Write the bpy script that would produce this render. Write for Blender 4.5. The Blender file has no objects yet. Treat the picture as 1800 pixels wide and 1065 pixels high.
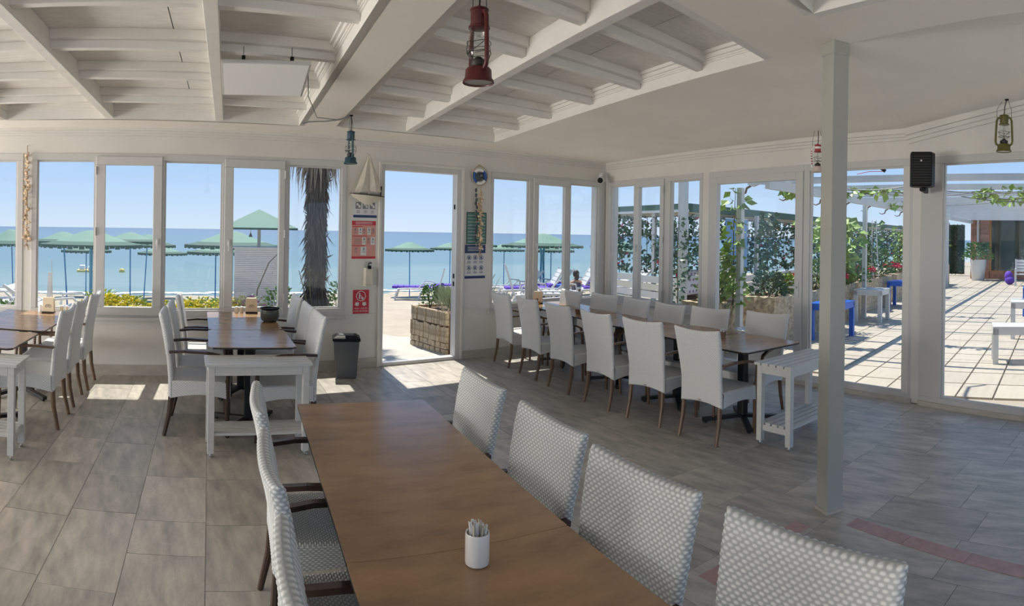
import bpy, bmesh, math, random
import numpy as np
from mathutils import Vector, Matrix
from mathutils.geometry import tessellate_polygon
R = math.radians
rnd = random.Random(7)
S = bpy.context.scene
COL = S.collection

# ------------------------------------------------------------------ camera, sky, sun, exposure
EYE = 1.65
cd = bpy.data.cameras.new('camera')
cd.type = 'PANO'
cd.panorama_type = 'CENTRAL_CYLINDRICAL'
FPX = 1080.0
cd.central_cylindrical_range_u_min = -900 / FPX
cd.central_cylindrical_range_u_max = 900 / FPX
cd.central_cylindrical_range_v_max = 410.0 / FPX
cd.central_cylindrical_range_v_min = -(1065 - 410.0) / FPX
cd.central_cylindrical_radius = 1.0
cd.clip_end = 9000
cam = bpy.data.objects.new('camera', cd)
COL.objects.link(cam)
AZ = (900 - 225.917) / FPX
fwd = Vector((math.sin(AZ), math.cos(AZ), 0))
cm = Matrix((Vector((math.cos(AZ), -math.sin(AZ), 0)), Vector((0, 0, 1)), -fwd)).transposed().to_4x4()
cam.matrix_world = Matrix.Translation((0, 0, EYE)) @ Matrix.Rotation(-0.016, 4, fwd) @ cm
S.camera = cam

S.view_settings.view_transform = 'Standard'
S.view_settings.look = 'None'
S.view_settings.gamma = 1.0
S.view_settings.use_curve_mapping = False
S.view_settings.exposure = 0.55
S.cycles.transparent_max_bounces = 24
S.cycles.max_bounces = 12
S.cycles.diffuse_bounces = 6
S.cycles.use_denoising = True
try: S.cycles.denoiser = 'OPENIMAGEDENOISE'
except Exception: pass

wd = bpy.data.worlds.new('sky'); S.world = wd
wd.use_nodes = True
wn = wd.node_tree.nodes; wl = wd.node_tree.links
bgn = wn['Background']
tc = wn.new('ShaderNodeTexCoord'); sx = wn.new('ShaderNodeSeparateXYZ'); rp = wn.new('ShaderNodeValToRGB')
wl.new(tc.outputs['Generated'], sx.inputs[0]); wl.new(sx.outputs['Z'], rp.inputs[0]); wl.new(rp.outputs[0], bgn.inputs[0])
cr = rp.color_ramp
cr.elements[0].position = 0.0; cr.elements[0].color = (.60, .71, .84, 1)
cr.elements[1].position = 1.0; cr.elements[1].color = (.20, .36, .70, 1)
for p, c in ((.045, (.50, .65, .86)), (.13, (.36, .56, .88)), (.45, (.25, .43, .78))):
    e = cr.elements.new(p); e.color = (*c, 1)
bgn.inputs[1].default_value = 0.80

sl = bpy.data.lights.new('sun', 'SUN'); sl.energy = 4.8; sl.angle = R(.6); sl.color = (1, .95, .86)
sun = bpy.data.objects.new('sun', sl); COL.objects.link(sun)
SE, SA = R(62), R(9)
sdir = Vector((math.sin(SA) * math.cos(SE), math.cos(SA) * math.cos(SE), math.sin(SE)))
sun.rotation_euler = sdir.to_track_quat('Z', 'Y').to_euler()
sun.location = sdir * 40

# unseen fill lamps added beyond the left picture edge to brighten the room
def arealight(name, loc, rot, sx_, sy_, watts, col):
    d = bpy.data.lights.new(name, 'AREA'); d.shape = 'RECTANGLE'; d.size = sx_; d.size_y = sy_; d.energy = watts; d.color = col
    o = bpy.data.objects.new(name, d); COL.objects.link(o); o.location = loc; o.rotation_euler = rot
arealight('side_fill', (-6.15, 5.0, .85), (R(131), 0, R(-90)), 3.4, 1.5, 240, (1, .96, .90))
arealight('side_fill', (-6.15, -.2, .8), (R(140), 0, R(-90)), 5.0, 1.4, 55, (1, .96, .90))

# ------------------------------------------------------------------ materials
MATS = {}
def mat(name, col, rough=.6, metal=0, var=0, scale=8, stretch=(1, 1, 1), bump=0, bscale=60, rndv=0, col2=None, spec=.5, alpha=None):
    m = bpy.data.materials.new(name); m.use_nodes = True
    n = m.node_tree.nodes; l = m.node_tree.links
    b = n['Principled BSDF']
    b.inputs['Base Color'].default_value = (*col, 1)
    b.inputs['Roughness'].default_value = rough
    b.inputs['Metallic'].default_value = metal
    b.inputs['Specular IOR Level'].default_value = spec
    out = None
    if var or bump or rndv:
        t = n.new('ShaderNodeTexCoord'); mp = n.new('ShaderNodeMapping'); mp.inputs['Scale'].default_value = stretch
        l.new(t.outputs['Object'], mp.inputs[0])
        oi = n.new('ShaderNodeObjectInfo')
        if rndv:
            ad = n.new('ShaderNodeVectorMath'); ad.operation = 'MULTIPLY_ADD'
            cb = n.new('ShaderNodeCombineXYZ')
            for k in range(3): l.new(oi.outputs['Random'], cb.inputs[k])
            l.new(cb.outputs[0], ad.inputs[0]); ad.inputs[1].default_value = (31, 17, 53); l.new(mp.outputs[0], ad.inputs[2])
            vec = ad.outputs[0]
        else: vec = mp.outputs[0]
    if var:
        ns = n.new('ShaderNodeTexNoise'); ns.inputs['Scale'].default_value = scale; ns.inputs['Detail'].default_value = 6
        ns.inputs['Roughness'].default_value = .62
        l.new(vec, ns.inputs['Vector'])
        r = n.new('ShaderNodeValToRGB')
        c2 = col2 or tuple(c * (1 - var) for c in col)
        r.color_ramp.elements[0].position = .33; r.color_ramp.elements[1].position = .66
        r.color_ramp.elements[0].color = (*c2, 1)
        r.color_ramp.elements[1].color = (*[min(1, c * (1 + var * .35)) for c in col], 1)
        l.new(ns.outputs['Fac'], r.inputs[0]); out = r.outputs[0]
    if rndv:
        hv = n.new('ShaderNodeHueSaturation')
        mr = n.new('ShaderNodeMapRange'); mr.inputs['To Min'].default_value = 1 - rndv; mr.inputs['To Max'].default_value = 1 + rndv
        l.new(oi.outputs['Random'], mr.inputs['Value']); l.new(mr.outputs[0], hv.inputs['Value'])
        if out: l.new(out, hv.inputs['Color'])
        else: hv.inputs['Color'].default_value = (*col, 1)
        out = hv.outputs[0]
    if out: l.new(out, b.inputs['Base Color'])
    if bump:
        nb = n.new('ShaderNodeTexNoise'); nb.inputs['Scale'].default_value = bscale; nb.inputs['Detail'].default_value = 5
        l.new(vec, nb.inputs['Vector'])
        bp = n.new('ShaderNodeBump'); bp.inputs['Strength'].default_value = bump; bp.inputs['Distance'].default_value = .01
        l.new(nb.outputs['Fac'], bp.inputs['Height']); l.new(bp.outputs[0], b.inputs['Normal'])
    MATS[name] = m
    return m

def glassmat(name, tint=(1, 1, 1), ior=1.45):
    m = bpy.data.materials.new(name); m.use_nodes = True
    n = m.node_tree.nodes; l = m.node_tree.links
    n.remove(n['Principled BSDF'])
    tr = n.new('ShaderNodeBsdfTransparent'); tr.inputs[0].default_value = (*tint, 1)
    gl = n.new('ShaderNodeBsdfGlossy'); gl.inputs['Roughness'].default_value = .01
    fr = n.new('ShaderNodeFresnel'); fr.inputs[0].default_value = ior
    mx = n.new('ShaderNodeMixShader')
    ge = n.new('ShaderNodeNewGeometry'); mr = n.new('ShaderNodeMapRange')
    mr.inputs['To Min'].default_value = ior; mr.inputs['To Max'].default_value = 1 / ior
    l.new(ge.outputs['Backfacing'], mr.inputs['Value']); l.new(mr.outputs[0], fr.inputs[0])
    l.new(fr.outputs[0], mx.inputs[0]); l.new(tr.outputs[0], mx.inputs[1]); l.new(gl.outputs[0], mx.inputs[2])
    l.new(mx.outputs[0], n['Material Output'].inputs[0])
    return m

M_WALL = mat('wall_paint', (.70, .675, .63), .7, var=.05, scale=2, bump=.05, bscale=25)
M_CEIL = mat('ceiling_paint', (.88, .835, .76), .75, var=.05, scale=1.5)
M_COFF = mat('coffer_paint', (.78, .755, .71), .65, var=.05, scale=5)
M_PANEL = mat('coffer_panel_paint', (.76, .735, .69), .75, var=.10, scale=9, stretch=(1, 4, 1))
M_PVC = mat('white_upvc', (.56, .55, .535), .4)
M_GLASS = glassmat('window_glass', (.985, .995, .99))
M_LAMPGLASS = glassmat('lamp_glass', (.95, .96, .95))
M_RUBBER = mat('black_rubber', (.02, .02, .02), .6)
M_TILE = mat('travertine', (.455, .415, .36), .40, var=.3, scale=4.2, stretch=(3.2, .8, 1), bump=.14, bscale=22, rndv=.15, col2=(.285, .265, .235))
M_GROUT = mat('floor_grout', (.20, .175, .15), .9)
M_PINK = mat('pink_marble', (.44, .27, .245), .45, var=.2, scale=14, rndv=.12)
M_BASE = mat('baseboard_stone', (.50, .46, .40), .5, var=.15, scale=6, stretch=(1, 1, 4))
M_POST = mat('grey_beige_paint', (.40, .39, .35), .6, var=.05, scale=6)
M_WICK = mat('white_wicker', (.70, .71, .70), .48)
M_DWOOD = mat('dark_stained_wood', (.062, .032, .021), .38, var=.35, scale=22, stretch=(1, 1, .15))
M_MWOOD = mat('mid_stained_wood', (.16, .09, .05), .42, var=.35, scale=22, stretch=(1, 1, .15))
M_TOP = mat('walnut_laminate', (.37, .22, .115), .21, var=.22, scale=2.6, stretch=(1.2, 3.0, 1), col2=(.26, .155, .085))
M_TOPE = mat('black_laminate_edge', (.018, .016, .018), .4)
M_BLK = mat('black_metal', (.016, .016, .017), .42, metal=.2)
M_WWOOD = mat('white_painted_wood', (.58, .575, .555), .36, var=.06, scale=18, stretch=(.2, 2, 2))
M_STEEL = mat('steel_foot', (.6, .6, .58), .3, metal=.9)
M_BLKP = mat('black_plastic', (.007, .007, .008), .5, spec=.2)
M_GREYP = mat('grey_plastic', (.115, .12, .125), .4)
M_CREAM = mat('cream_plastic', (.73, .62, .45), .4)
M_WCER = mat('white_ceramic', (.80, .79, .77), .25)
M_CHR = mat('chrome', (.7, .7, .7), .2, metal=1)
M_POT = mat('dark_hammered_pot', (.085, .09, .075), .35, metal=.5, bump=.3, bscale=40)
M_SAND = mat('beach_sand', (.40, .34, .26), .95, var=.16, scale=1.3, bump=.9, bscale=3.2)
M_CONC = mat('pale_concrete', (.45, .425, .375), .85, var=.12, scale=2.5, bump=.2, bscale=20)
M_SOIL = mat('dark_soil', (.16, .11, .075), .95, var=.4, scale=9, bump=.5, bscale=18)
M_STONE = mat('rustic_limestone', (.56, .455, .31), .9, var=.42, scale=13, stretch=(1, 1, 1.3), bump=1.0, bscale=14, col2=(.27, .20, .125))
M_CAP = mat('pale_stone_cap', (.78, .72, .62), .8, var=.15, scale=6)
M_TTILE = mat('terrace_travertine', (.46, .405, .33), .6, var=.10, scale=4, stretch=(.6, 3, 1), rndv=.06)
M_TGROUT = mat('terrace_grout', (.36, .31, .25), .9)
M_WPAINT = mat('white_paint', (.60, .60, .59), .45)
M_BLUE = mat('blue_paint', (.012, .12, .56), .4)
M_LBLUE = mat('blue_pole_paint', (.06, .28, .62), .4)
M_TEAL = mat('teal_pole_paint', (.07, .36, .58), .4)
M_GCAN = mat('green_canopy_shingle', (.135, .25, .185), .8, var=.14, scale=30, bump=.25, bscale=90)
M_GRIM = mat('dark_green_fringe', (.035, .10, .07), .8, var=.3, scale=40)
M_GROOF = mat('dark_green_fascia', (.06, .125, .085), .6)
M_LEAF = mat('green_leaf', (.10, .22, .045), .5, var=.4, scale=6, rndv=.1)
M_LIME = mat('lime_leaf', (.25, .38, .075), .5, var=.35, scale=5, rndv=.08)
M_DLEAF = mat('dark_leaf', (.075, .155, .085), .5, var=.4, scale=7)
M_HEDGE = mat('artificial_hedge', (.02, .065, .02), .7, var=.4, scale=12)
M_SILV = mat('silver_green_leaf', (.33, .39, .25), .6, var=.3, scale=6)
M_YEL = mat('yellow_petal', (.78, .68, .05), .6, var=.2, scale=9)
M_RED = mat('red_petal', (.66, .035, .09), .6, var=.25, scale=9)
M_WPET = mat('white_petal', (.85, .84, .80), .6)
M_PURP = mat('purple_petal', (.35, .16, .32), .6)
M_PCLOTH = mat('purple_cushion', (.11, .045, .42), .8, var=.2, scale=5)
M_TRUNK = mat('palm_fibre', (.115, .098, .088), .95, var=.5, scale=18, stretch=(2, 2, .3), bump=1, bscale=30)
M_FROND = mat('dry_palm_frond', (.36, .30, .23), .85, var=.35, scale=10)
M_PALM = mat('green_palm_frond', (.09, .17, .05), .6, var=.3, scale=6)
M_STEM = mat('plant_stem', (.10, .09, .045), .8)
M_SHUT = mat('white_shutter', (.62, .60, .58), .5)
M_REDL = mat('red_lantern_enamel', (.085, .009, .010), .38, var=.3, scale=30)
M_REDB = mat('bright_red_enamel', (.36, .03, .03), .4)
M_PINKC = mat('pinkish_enamel', (.62, .50, .45), .4)
M_BLUL = mat('blue_lantern_enamel', (.028, .075, .105), .42, var=.35, scale=30)
M_OLIL = mat('olive_lantern_enamel', (.115, .105, .02), .4, var=.3, scale=30)
M_WIRE = mat('dark_wire', (.035, .03, .028), .5, metal=.5)
M_BRASS = mat('pale_wire', (.35, .33, .3), .4, metal=.7)
M_SHELL = mat('sea_shell', (.66, .50, .33), .5, var=.45, scale=40, rndv=.3, col2=(.36, .24, .15))
M_DSHELL = mat('dark_shell', (.06, .085, .09), .5, rndv=.3)
M_ROPE = mat('jute_rope', (.42, .34, .23), .9)
M_CANV = mat('cream_sailcloth', (.66, .61, .51), .85, var=.06, scale=14)
M_HULL = mat('cream_hull', (.68, .62, .50), .5)
M_PWHITE = mat('poster_white', (.68, .67, .66), .5)
M_PRED = mat('poster_red', (.52, .025, .045), .45)
M_PPINK = mat('poster_salmon', (.62, .30, .25), .5)
M_PGREEN = mat('poster_green', (.09, .23, .20), .5)
M_PNAVY = mat('poster_navy', (.02, .045, .14), .5)
M_PGREY = mat('poster_grey_ink', (.20, .21, .23), .5)
M_LIFEB = mat('lifebuoy_blue', (.025, .10, .32), .6)
M_ACRY = mat('led_diffuser', (.90, .90, .89), .5)
M_BRICK = mat('red_brick', (.46, .21, .14), .85, var=.25, scale=8, rndv=.15)
M_ORNG = mat('orange_wood', (.46, .20, .06), .5, var=.2, scale=6)
M_SKIN = mat('skin', (.42, .24, .16), .55)
M_HAIR = mat('dark_hair', (.03, .02, .016), .6)
M_CLOTH = mat('dark_swimwear', (.04, .06, .10), .8)
M_BROWN = mat('brown_upholstery', (.13, .07, .05), .8)
M_CUSH = mat('patterned_cushion', (.78, .74, .76), .9)
M_PALEP = mat('pale_plastic', (.82, .83, .84), .4)
M_DARKG = mat('dark_storefront_glass', (.03, .045, .045), .06, spec=.8)
M_BUOY = mat('yellow_buoy', (.70, .55, .12), .5)

def shade(name, base, pattern):
    return MATS[name]

# the sea: turquoise in the shallows, bluer where it is deep
def seamat():
    m = bpy.data.materials.new('sea_water'); m.use_nodes = True
    n = m.node_tree.nodes; l = m.node_tree.links; b = n['Principled BSDF']
    t = n.new('ShaderNodeTexCoord'); s = n.new('ShaderNodeSeparateXYZ'); l.new(t.outputs['Object'], s.inputs[0])
    mr = n.new('ShaderNodeMath'); mr.operation = 'LOGARITHM'; mr.inputs[1].default_value = 10
    l.new(s.outputs['Y'], mr.inputs[0])
    m2 = n.new('ShaderNodeMapRange'); m2.inputs['From Min'].default_value = 1.45; m2.inputs['From Max'].default_value = 3.3
    l.new(mr.outputs[0], m2.inputs['Value'])
    mp = n.new('ShaderNodeMapping'); mp.inputs['Scale'].default_value = (.012, .05, 1); l.new(t.outputs['Object'], mp.inputs[0])
    ns = n.new('ShaderNodeTexNoise'); ns.inputs['Scale'].default_value = 1.0; ns.inputs['Detail'].default_value = 4; l.new(mp.outputs[0], ns.inputs['Vector'])
    ad = n.new('ShaderNodeMath'); ad.operation = 'MULTIPLY_ADD'; ad.inputs[1].default_value = .5; l.new(ns.outputs['Fac'], ad.inputs[0])
    sb = n.new('ShaderNodeMath'); sb.operation = 'SUBTRACT'; sb.inputs[1].default_value = .25
    l.new(m2.outputs[0], ad.inputs[2]); l.new(ad.outputs[0], sb.inputs[0])
    r = n.new('ShaderNodeValToRGB'); l.new(sb.outputs[0], r.inputs[0])
    e = r.color_ramp.elements
    e[0].position = 0; e[0].color = (.15, .225, .22, 1); e[1].position = 1; e[1].color = (.05, .095, .17, 1)
    for p, c in ((.12, (.095, .175, .19)), (.40, (.068, .135, .185)), (.75, (.057, .11, .175))):
        q = e.new(p); q.color = (*c, 1)
    l.new(r.outputs[0], b.inputs['Base Color'])
    b.inputs['Roughness'].default_value = .35; b.inputs['Specular IOR Level'].default_value = .35
    w = n.new('ShaderNodeTexNoise'); w.inputs['Scale'].default_value = 1; w.inputs['Detail'].default_value = 6
    mp2 = n.new('ShaderNodeMapping'); mp2.inputs['Scale'].default_value = (.35, 1.6, 1); l.new(t.outputs['Object'], mp2.inputs[0]); l.new(mp2.outputs[0], w.inputs['Vector'])
    bp = n.new('ShaderNodeBump'); bp.inputs['Strength'].default_value = .5; bp.inputs['Distance'].default_value = .12
    l.new(w.outputs['Fac'], bp.inputs['Height']); l.new(bp.outputs[0], b.inputs['Normal'])
    return m
M_SEA = seamat()

# ------------------------------------------------------------------ mesh builder
def at(M, p):
    return M @ Vector(p) if M is not None else Vector(p)
def frame(loc, rz=0, rx=0, ry=0, s=1):
    return Matrix.Translation(loc) @ Matrix.Rotation(rz, 4, 'Z') @ Matrix.Rotation(ry, 4, 'Y') @ Matrix.Rotation(rx, 4, 'X') @ Matrix.Scale(s, 4)

class MB:
    def __init__(s): s.v = []; s.f = []
    def add(s, vs, fs, M=None):
        o = len(s.v)
        s.v += [tuple(at(M, p)) for p in vs]
        s.f += [tuple(i + o for i in q) for q in fs]
        return s
    def box(s, x0, x1, y0, y1, z0, z1, M=None):
        v = [(x0, y0, z0), (x1, y0, z0), (x1, y1, z0), (x0, y1, z0), (x0, y0, z1), (x1, y0, z1), (x1, y1, z1), (x0, y1, z1)]
        return s.add(v, [(3, 2, 1, 0), (4, 5, 6, 7), (0, 1, 5, 4), (1, 2, 6, 5), (2, 3, 7, 6), (3, 0, 4, 7)], M)
    def cbox(s, c, d, M=None):
        return s.box(c[0] - d[0] / 2, c[0] + d[0] / 2, c[1] - d[1] / 2, c[1] + d[1] / 2, c[2] - d[2] / 2, c[2] + d[2] / 2, M)
    def taper(s, c0, d0, c1, d1, M=None):   # a box whose lower (c0, d0) and upper (c1, d1) ends differ
        v = []
        for c, d in ((c0, d0), (c1, d1)):
            v += [(c[0] + a * d[0] / 2, c[1] + b * d[1] / 2, c[2]) for a, b in ((-1, -1), (1, -1), (1, 1), (-1, 1))]
        return s.add(v, [(3, 2, 1, 0), (4, 5, 6, 7), (0, 1, 5, 4), (1, 2, 6, 5), (2, 3, 7, 6), (3, 0, 4, 7)], M)
    def beam(s, p0, p1, w, h, up=(0, 0, 1)):
        p0 = Vector(p0); p1 = Vector(p1); d = (p1 - p0).normalized()
        u = Vector(up); x = d.cross(u).normalized(); u = x.cross(d)
        v = []
        for p in (p0, p1):
            v += [p - x * w / 2 - u * h / 2, p + x * w / 2 - u * h / 2, p + x * w / 2 + u * h / 2, p - x * w / 2 + u * h / 2]
        return s.add(v, [(0, 3, 2, 1), (4, 5, 6, 7), (0, 1, 5, 4), (1, 2, 6, 5), (2, 3, 7, 6), (3, 0, 4, 7)])
    def tube(s, pts, r, n=8, cap=True, M=None):
        pts = [Vector(p) for p in pts]
        if not isinstance(r, (list, tuple)): r = [r] * len(pts)
        o = len(s.v); prev = None
        for i, p in enumerate(pts):
            d = (pts[min(i + 1, len(pts) - 1)] - pts[max(i - 1, 0)]).normalized()
            if prev is None:
                a = Vector((0, 0, 1)) if abs(d.z) < .9 else Vector((1, 0, 0))
                x = d.cross(a).normalized()
            else:
                x = (prev - d * prev.dot(d)).normalized()
            y = d.cross(x); prev = x
            for k in range(n):
                t = 2 * math.pi * k / n
                s.v.append(tuple(at(M, p + (x * math.cos(t) + y * math.sin(t)) * r[i])))
        for i in range(len(pts) - 1):
            for k in range(n):
                a = o + i * n + k; b = o + i * n + (k + 1) % n
                s.f.append((a, b, b + n, a + n))
        if cap:
            s.f.append(tuple(o + k for k in range(n - 1, -1, -1)))
            e = o + (len(pts) - 1) * n
            s.f.append(tuple(e + k for k in range(n)))
        return s
    def lathe(s, prof, n=16, c=(0, 0, 0), M=None):
        o = len(s.v)
        for r, z in prof:
            for k in range(n):
                t = 2 * math.pi * k / n
                s.v.append(tuple(at(M, (c[0] + r * math.cos(t), c[1] + r * math.sin(t), c[2] + z))))
        for i in range(len(prof) - 1):
            for k in range(n):
                a = o + i * n + k; b = o + i * n + (k + 1) % n
                s.f.append((a, b, b + n, a + n))
        if prof[0][0] > 1e-4: s.f.append(tuple(o + k for k in range(n - 1, -1, -1)))
        e = o + (len(prof) - 1) * n
        if prof[-1][0] > 1e-4: s.f.append(tuple(e + k for k in range(n)))
        return s
    def prism(s, poly, z0, z1, M=None):
        n = len(poly)
        a = sum(poly[i][0] * poly[(i + 1) % n][1] - poly[(i + 1) % n][0] * poly[i][1] for i in range(n))
        if a < 0: poly = poly[::-1]
        v = [(p[0], p[1], z0) for p in poly] + [(p[0], p[1], z1) for p in poly]
        f = [tuple(range(n - 1, -1, -1)), tuple(range(n, 2 * n))]
        for i in range(n):
            j = (i + 1) % n; f.append((i, j, j + n, i + n))
        return s.add(v, f, M)
    def ball(s, c, r, n=10, m=6, sc=(1, 1, 1), M=None):
        prof = [(math.sin(math.pi * i / m), -math.cos(math.pi * i / m)) for i in range(m + 1)]
        o = len(s.v)
        for a, z in prof:
            for k in range(n):
                t = 2 * math.pi * k / n
                s.v.append(tuple(at(M, (c[0] + r * sc[0] * a * math.cos(t), c[1] + r * sc[1] * a * math.sin(t), c[2] + r * sc[2] * z))))
        for i in range(m):
            for k in range(n):
                a = o + i * n + k; b = o + i * n + (k + 1) % n
                s.f.append((a, b, b + n, a + n))
        return s
    def leaf(s, p, d, L, W, fold=.25):
        p = Vector(p); d = Vector(d).normalized()
        a = Vector((rnd.uniform(-1, 1), rnd.uniform(-1, 1), rnd.uniform(.2, 1)))
        x = d.cross(a)
        if x.length < 1e-3: x = Vector((1, 0, 0))
        x.normalize(); u = x.cross(d)
        m = p + d * L * .45
        s.add([p, m + x * W / 2 + u * W * fold, p + d * L, m - x * W / 2 + u * W * fold], [(0, 1, 2), (0, 2, 3)])
        return s
    def mesh(s, name, m, smooth=False, ang=40):
        me = bpy.data.meshes.new(name)
        me.from_pydata(s.v, [], s.f)
        if m is not None: me.materials.append(m)
        if smooth:
            me.shade_smooth(); me.set_sharp_from_angle(angle=R(ang))
        return me
    def build(s, name, m, parent=None, smooth=False, bevel=0, loc=None, rz=0, label=None, kind=None, ang=40):
        o = bpy.data.objects.new(name, s.mesh(name, m, smooth, ang)); COL.objects.link(o)
        if parent is not None: o.parent = parent
        if loc is not None: o.location = loc
        if rz: o.rotation_euler.z = rz
        if bevel:
            b = o.modifiers.new('edge', 'BEVEL'); b.width = bevel; b.segments = 2; b.limit_method = 'ANGLE'
        if label: o['label'] = label
        if kind: o['kind'] = kind
        return o

def tag(o, label=None, cat=None, group=None, kind=None):
    if label: o['label'] = label
    if cat: o['category'] = cat
    if group: o['group'] = group
    if kind: o['kind'] = kind
    return o
def thing(name, label, cat, loc=(0, 0, 0), rz=0, group=None):
    o = bpy.data.objects.new(name, None); COL.objects.link(o)
    o.empty_display_size = .1
    o.location = loc; o.rotation_euler.z = rz
    return tag(o, label, cat, group)
def struct(name, loc=(0, 0, 0), rz=0):
    o = bpy.data.objects.new(name, None); COL.objects.link(o)
    o.location = loc; o.rotation_euler.z = rz
    o['kind'] = 'structure'
    return o
def child(name, mesh, parent, loc=(0, 0, 0), rz=0, sc=None):
    o = bpy.data.objects.new(name, mesh); COL.objects.link(o); o.parent = parent
    o.location = loc; o.rotation_euler.z = rz
    if sc: o.scale = sc
    return o
def dup(o, loc=None, rz=None, label=None, parent=None, sc=None):
    c = o.copy(); COL.objects.link(c)
    if parent is not None: c.parent = parent
    if loc is not None: c.location = loc
    if rz is not None: c.rotation_euler.z = rz
    if sc is not None: c.scale = (sc, sc, sc)
    if label: c['label'] = label
    for ch in list(o.children): dup(ch, parent=c)
    return c
def words(txt, size, loc, parent, m, rot=(R(90), 0, 0), ext=.0005):
    cu = bpy.data.curves.new('lettering', 'FONT'); cu.body = txt; cu.size = size; cu.extrude = ext
    cu.align_x = 'CENTER'; cu.align_y = 'CENTER'; cu.resolution_u = 2
    tmp = bpy.data.objects.new('lettering_source', cu); COL.objects.link(tmp)
    bpy.context.view_layer.update()
    me = bpy.data.meshes.new_from_object(tmp.evaluated_get(bpy.context.evaluated_depsgraph_get()))
    bpy.data.objects.remove(tmp); me.materials.clear(); me.materials.append(m)
    o = bpy.data.objects.new('lettering', me); COL.objects.link(o); o.parent = parent; o.location = loc; o.rotation_euler = rot
    return o

# wall frames: local x runs along the wall, local y points outdoors
D = 6.871
CX, CY = 6.7445, 6.8713
C2X, C2Y = 5.9908, 1.9047
RZ_R = math.atan2(-.98867, -.15009)
RZ_T = math.atan2(-.96152, -.27478)
F_FRONT = ((0, D, 0), 0)
F_RIGHT = ((CX, CY, 0), RZ_R)
F_THIRD = ((C2X, C2Y, 0), RZ_T)
M_R = frame(*F_RIGHT); M_T = frame(*F_THIRD); M_F = frame(*F_FRONT)
def zceil(y): return 2.765 + .0155 * (6.33 - y)
def sandz(y): return -.08 - .071 * max(0, y - 9)
# ------------------------------------------------------------------ the room shell
def clip_poly(poly, clip):
    """poly clipped to a convex polygon given counter-clockwise"""
    out = poly
    for i in range(len(clip)):
        a = clip[i]; b = clip[(i + 1) % len(clip)]
        src = out; out = []
        if not src: return []
        side = lambda p: (b[0] - a[0]) * (p[1] - a[1]) - (b[1] - a[1]) * (p[0] - a[0])
        for j in range(len(src)):
            p = src[j]; q = src[(j + 1) % len(src)]
            sp, sq = side(p), side(q)
            if sp >= 0: out.append(p)
            if (sp >= 0) != (sq >= 0):
                t = sp / (sp - sq); out.append((p[0] + (q[0] - p[0]) * t, p[1] + (q[1] - p[1]) * t))
    return out
def area(p): return abs(sum(p[i][0] * p[(i + 1) % len(p)][1] - p[(i + 1) % len(p)][0] * p[i][1] for i in range(len(p)))) / 2

third_far = (C2X - .27478 * 5, C2Y - .96152 * 5)
ROOM = [(-6.3, -3.2), (third_far[0], -3.2), third_far, (C2X, C2Y), (CX, CY), (-6.3, CY)]
ROOMC = [(-3.6, -3.2), (4.4, -3.2), (C2X, C2Y), (CX, CY), (-3.6, CY)]
mb = MB().prism(ROOM, -.12, -.004)
floor = mb.build('floor', M_GROUT); floor['kind'] = 'structure'
TA = R(7.6)                                   # the tile courses run 7.6 degrees off the wall normal
ux, uy = math.sin(TA), math.cos(TA)
def uvw(a, b): return (a * uy + b * ux, -a * ux + b * uy)
VIS = [(-1.7, 2.3), (-.7, 1.0), (1.2, -.2), (3.0, -.5), (5.42, .0), (C2X - .03, C2Y), (CX - .02, CY - .005), (-2.0, CY - .005)]
a = -3.2; TILES = []
while a < 7.2:
    w = rnd.choice((.40, .42, .38))
    b = .0 - rnd.random() * .5
    while b < 8.2:
        L = rnd.choice((.52, .62, .62, .78, .36))
        g = .0014
        q = [uvw(a + g, b + g), uvw(a + w - g, b + g), uvw(a + w - g, b + L - g), uvw(a + g, b + L - g)]
        cpoly = clip_poly(q, VIS)
        if cpoly and area(cpoly) > .004: TILES.append((min(math.hypot(*p) for p in cpoly), cpoly))
        b += L
    a += w
TILES.sort(key=lambda q: q[0]); rest = MB()
for k, (d_, cpoly) in enumerate(TILES):
    cx = sum(p[0] for p in cpoly) / len(cpoly); cy = sum(p[1] for p in cpoly) / len(cpoly)
    if k < 290: MB().prism([(p[0] - cx, p[1] - cy) for p in cpoly], -.004, rnd.uniform(-.0006, .0006)).build('floor_tile', M_TILE, floor, loc=(cx, cy, 0))
    else: rest.prism(cpoly, -.004, 0)
if rest.v: o = rest.build('far_floor_tile', M_TILE, floor); o['kind'] = 'stuff'
print('TILES', len(TILES))
# two narrow courses of pink marble cross at the post
for (p, q) in (((3.18, 1.60), (2.40, 1.72)), ((3.33, 1.36), (2.95, -.1))):
    n = 4; d = (Vector(q) - Vector(p)) / n
    for k in range(n):
        p0 = Vector(p) + d * k; x = Vector((d.y, -d.x)).normalized() * .055; e = d.normalized() * .002
        pts = [p0 - x + e, p0 + x + e, p0 + d + x - e, p0 + d - x - e]
        c = sum(pts, Vector((0, 0))) / 4
        MB().prism([tuple(v - c) for v in pts], .0, .0022).build('pink_floor_tile', M_PINK, floor, loc=(c.x, c.y, 0))

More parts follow.
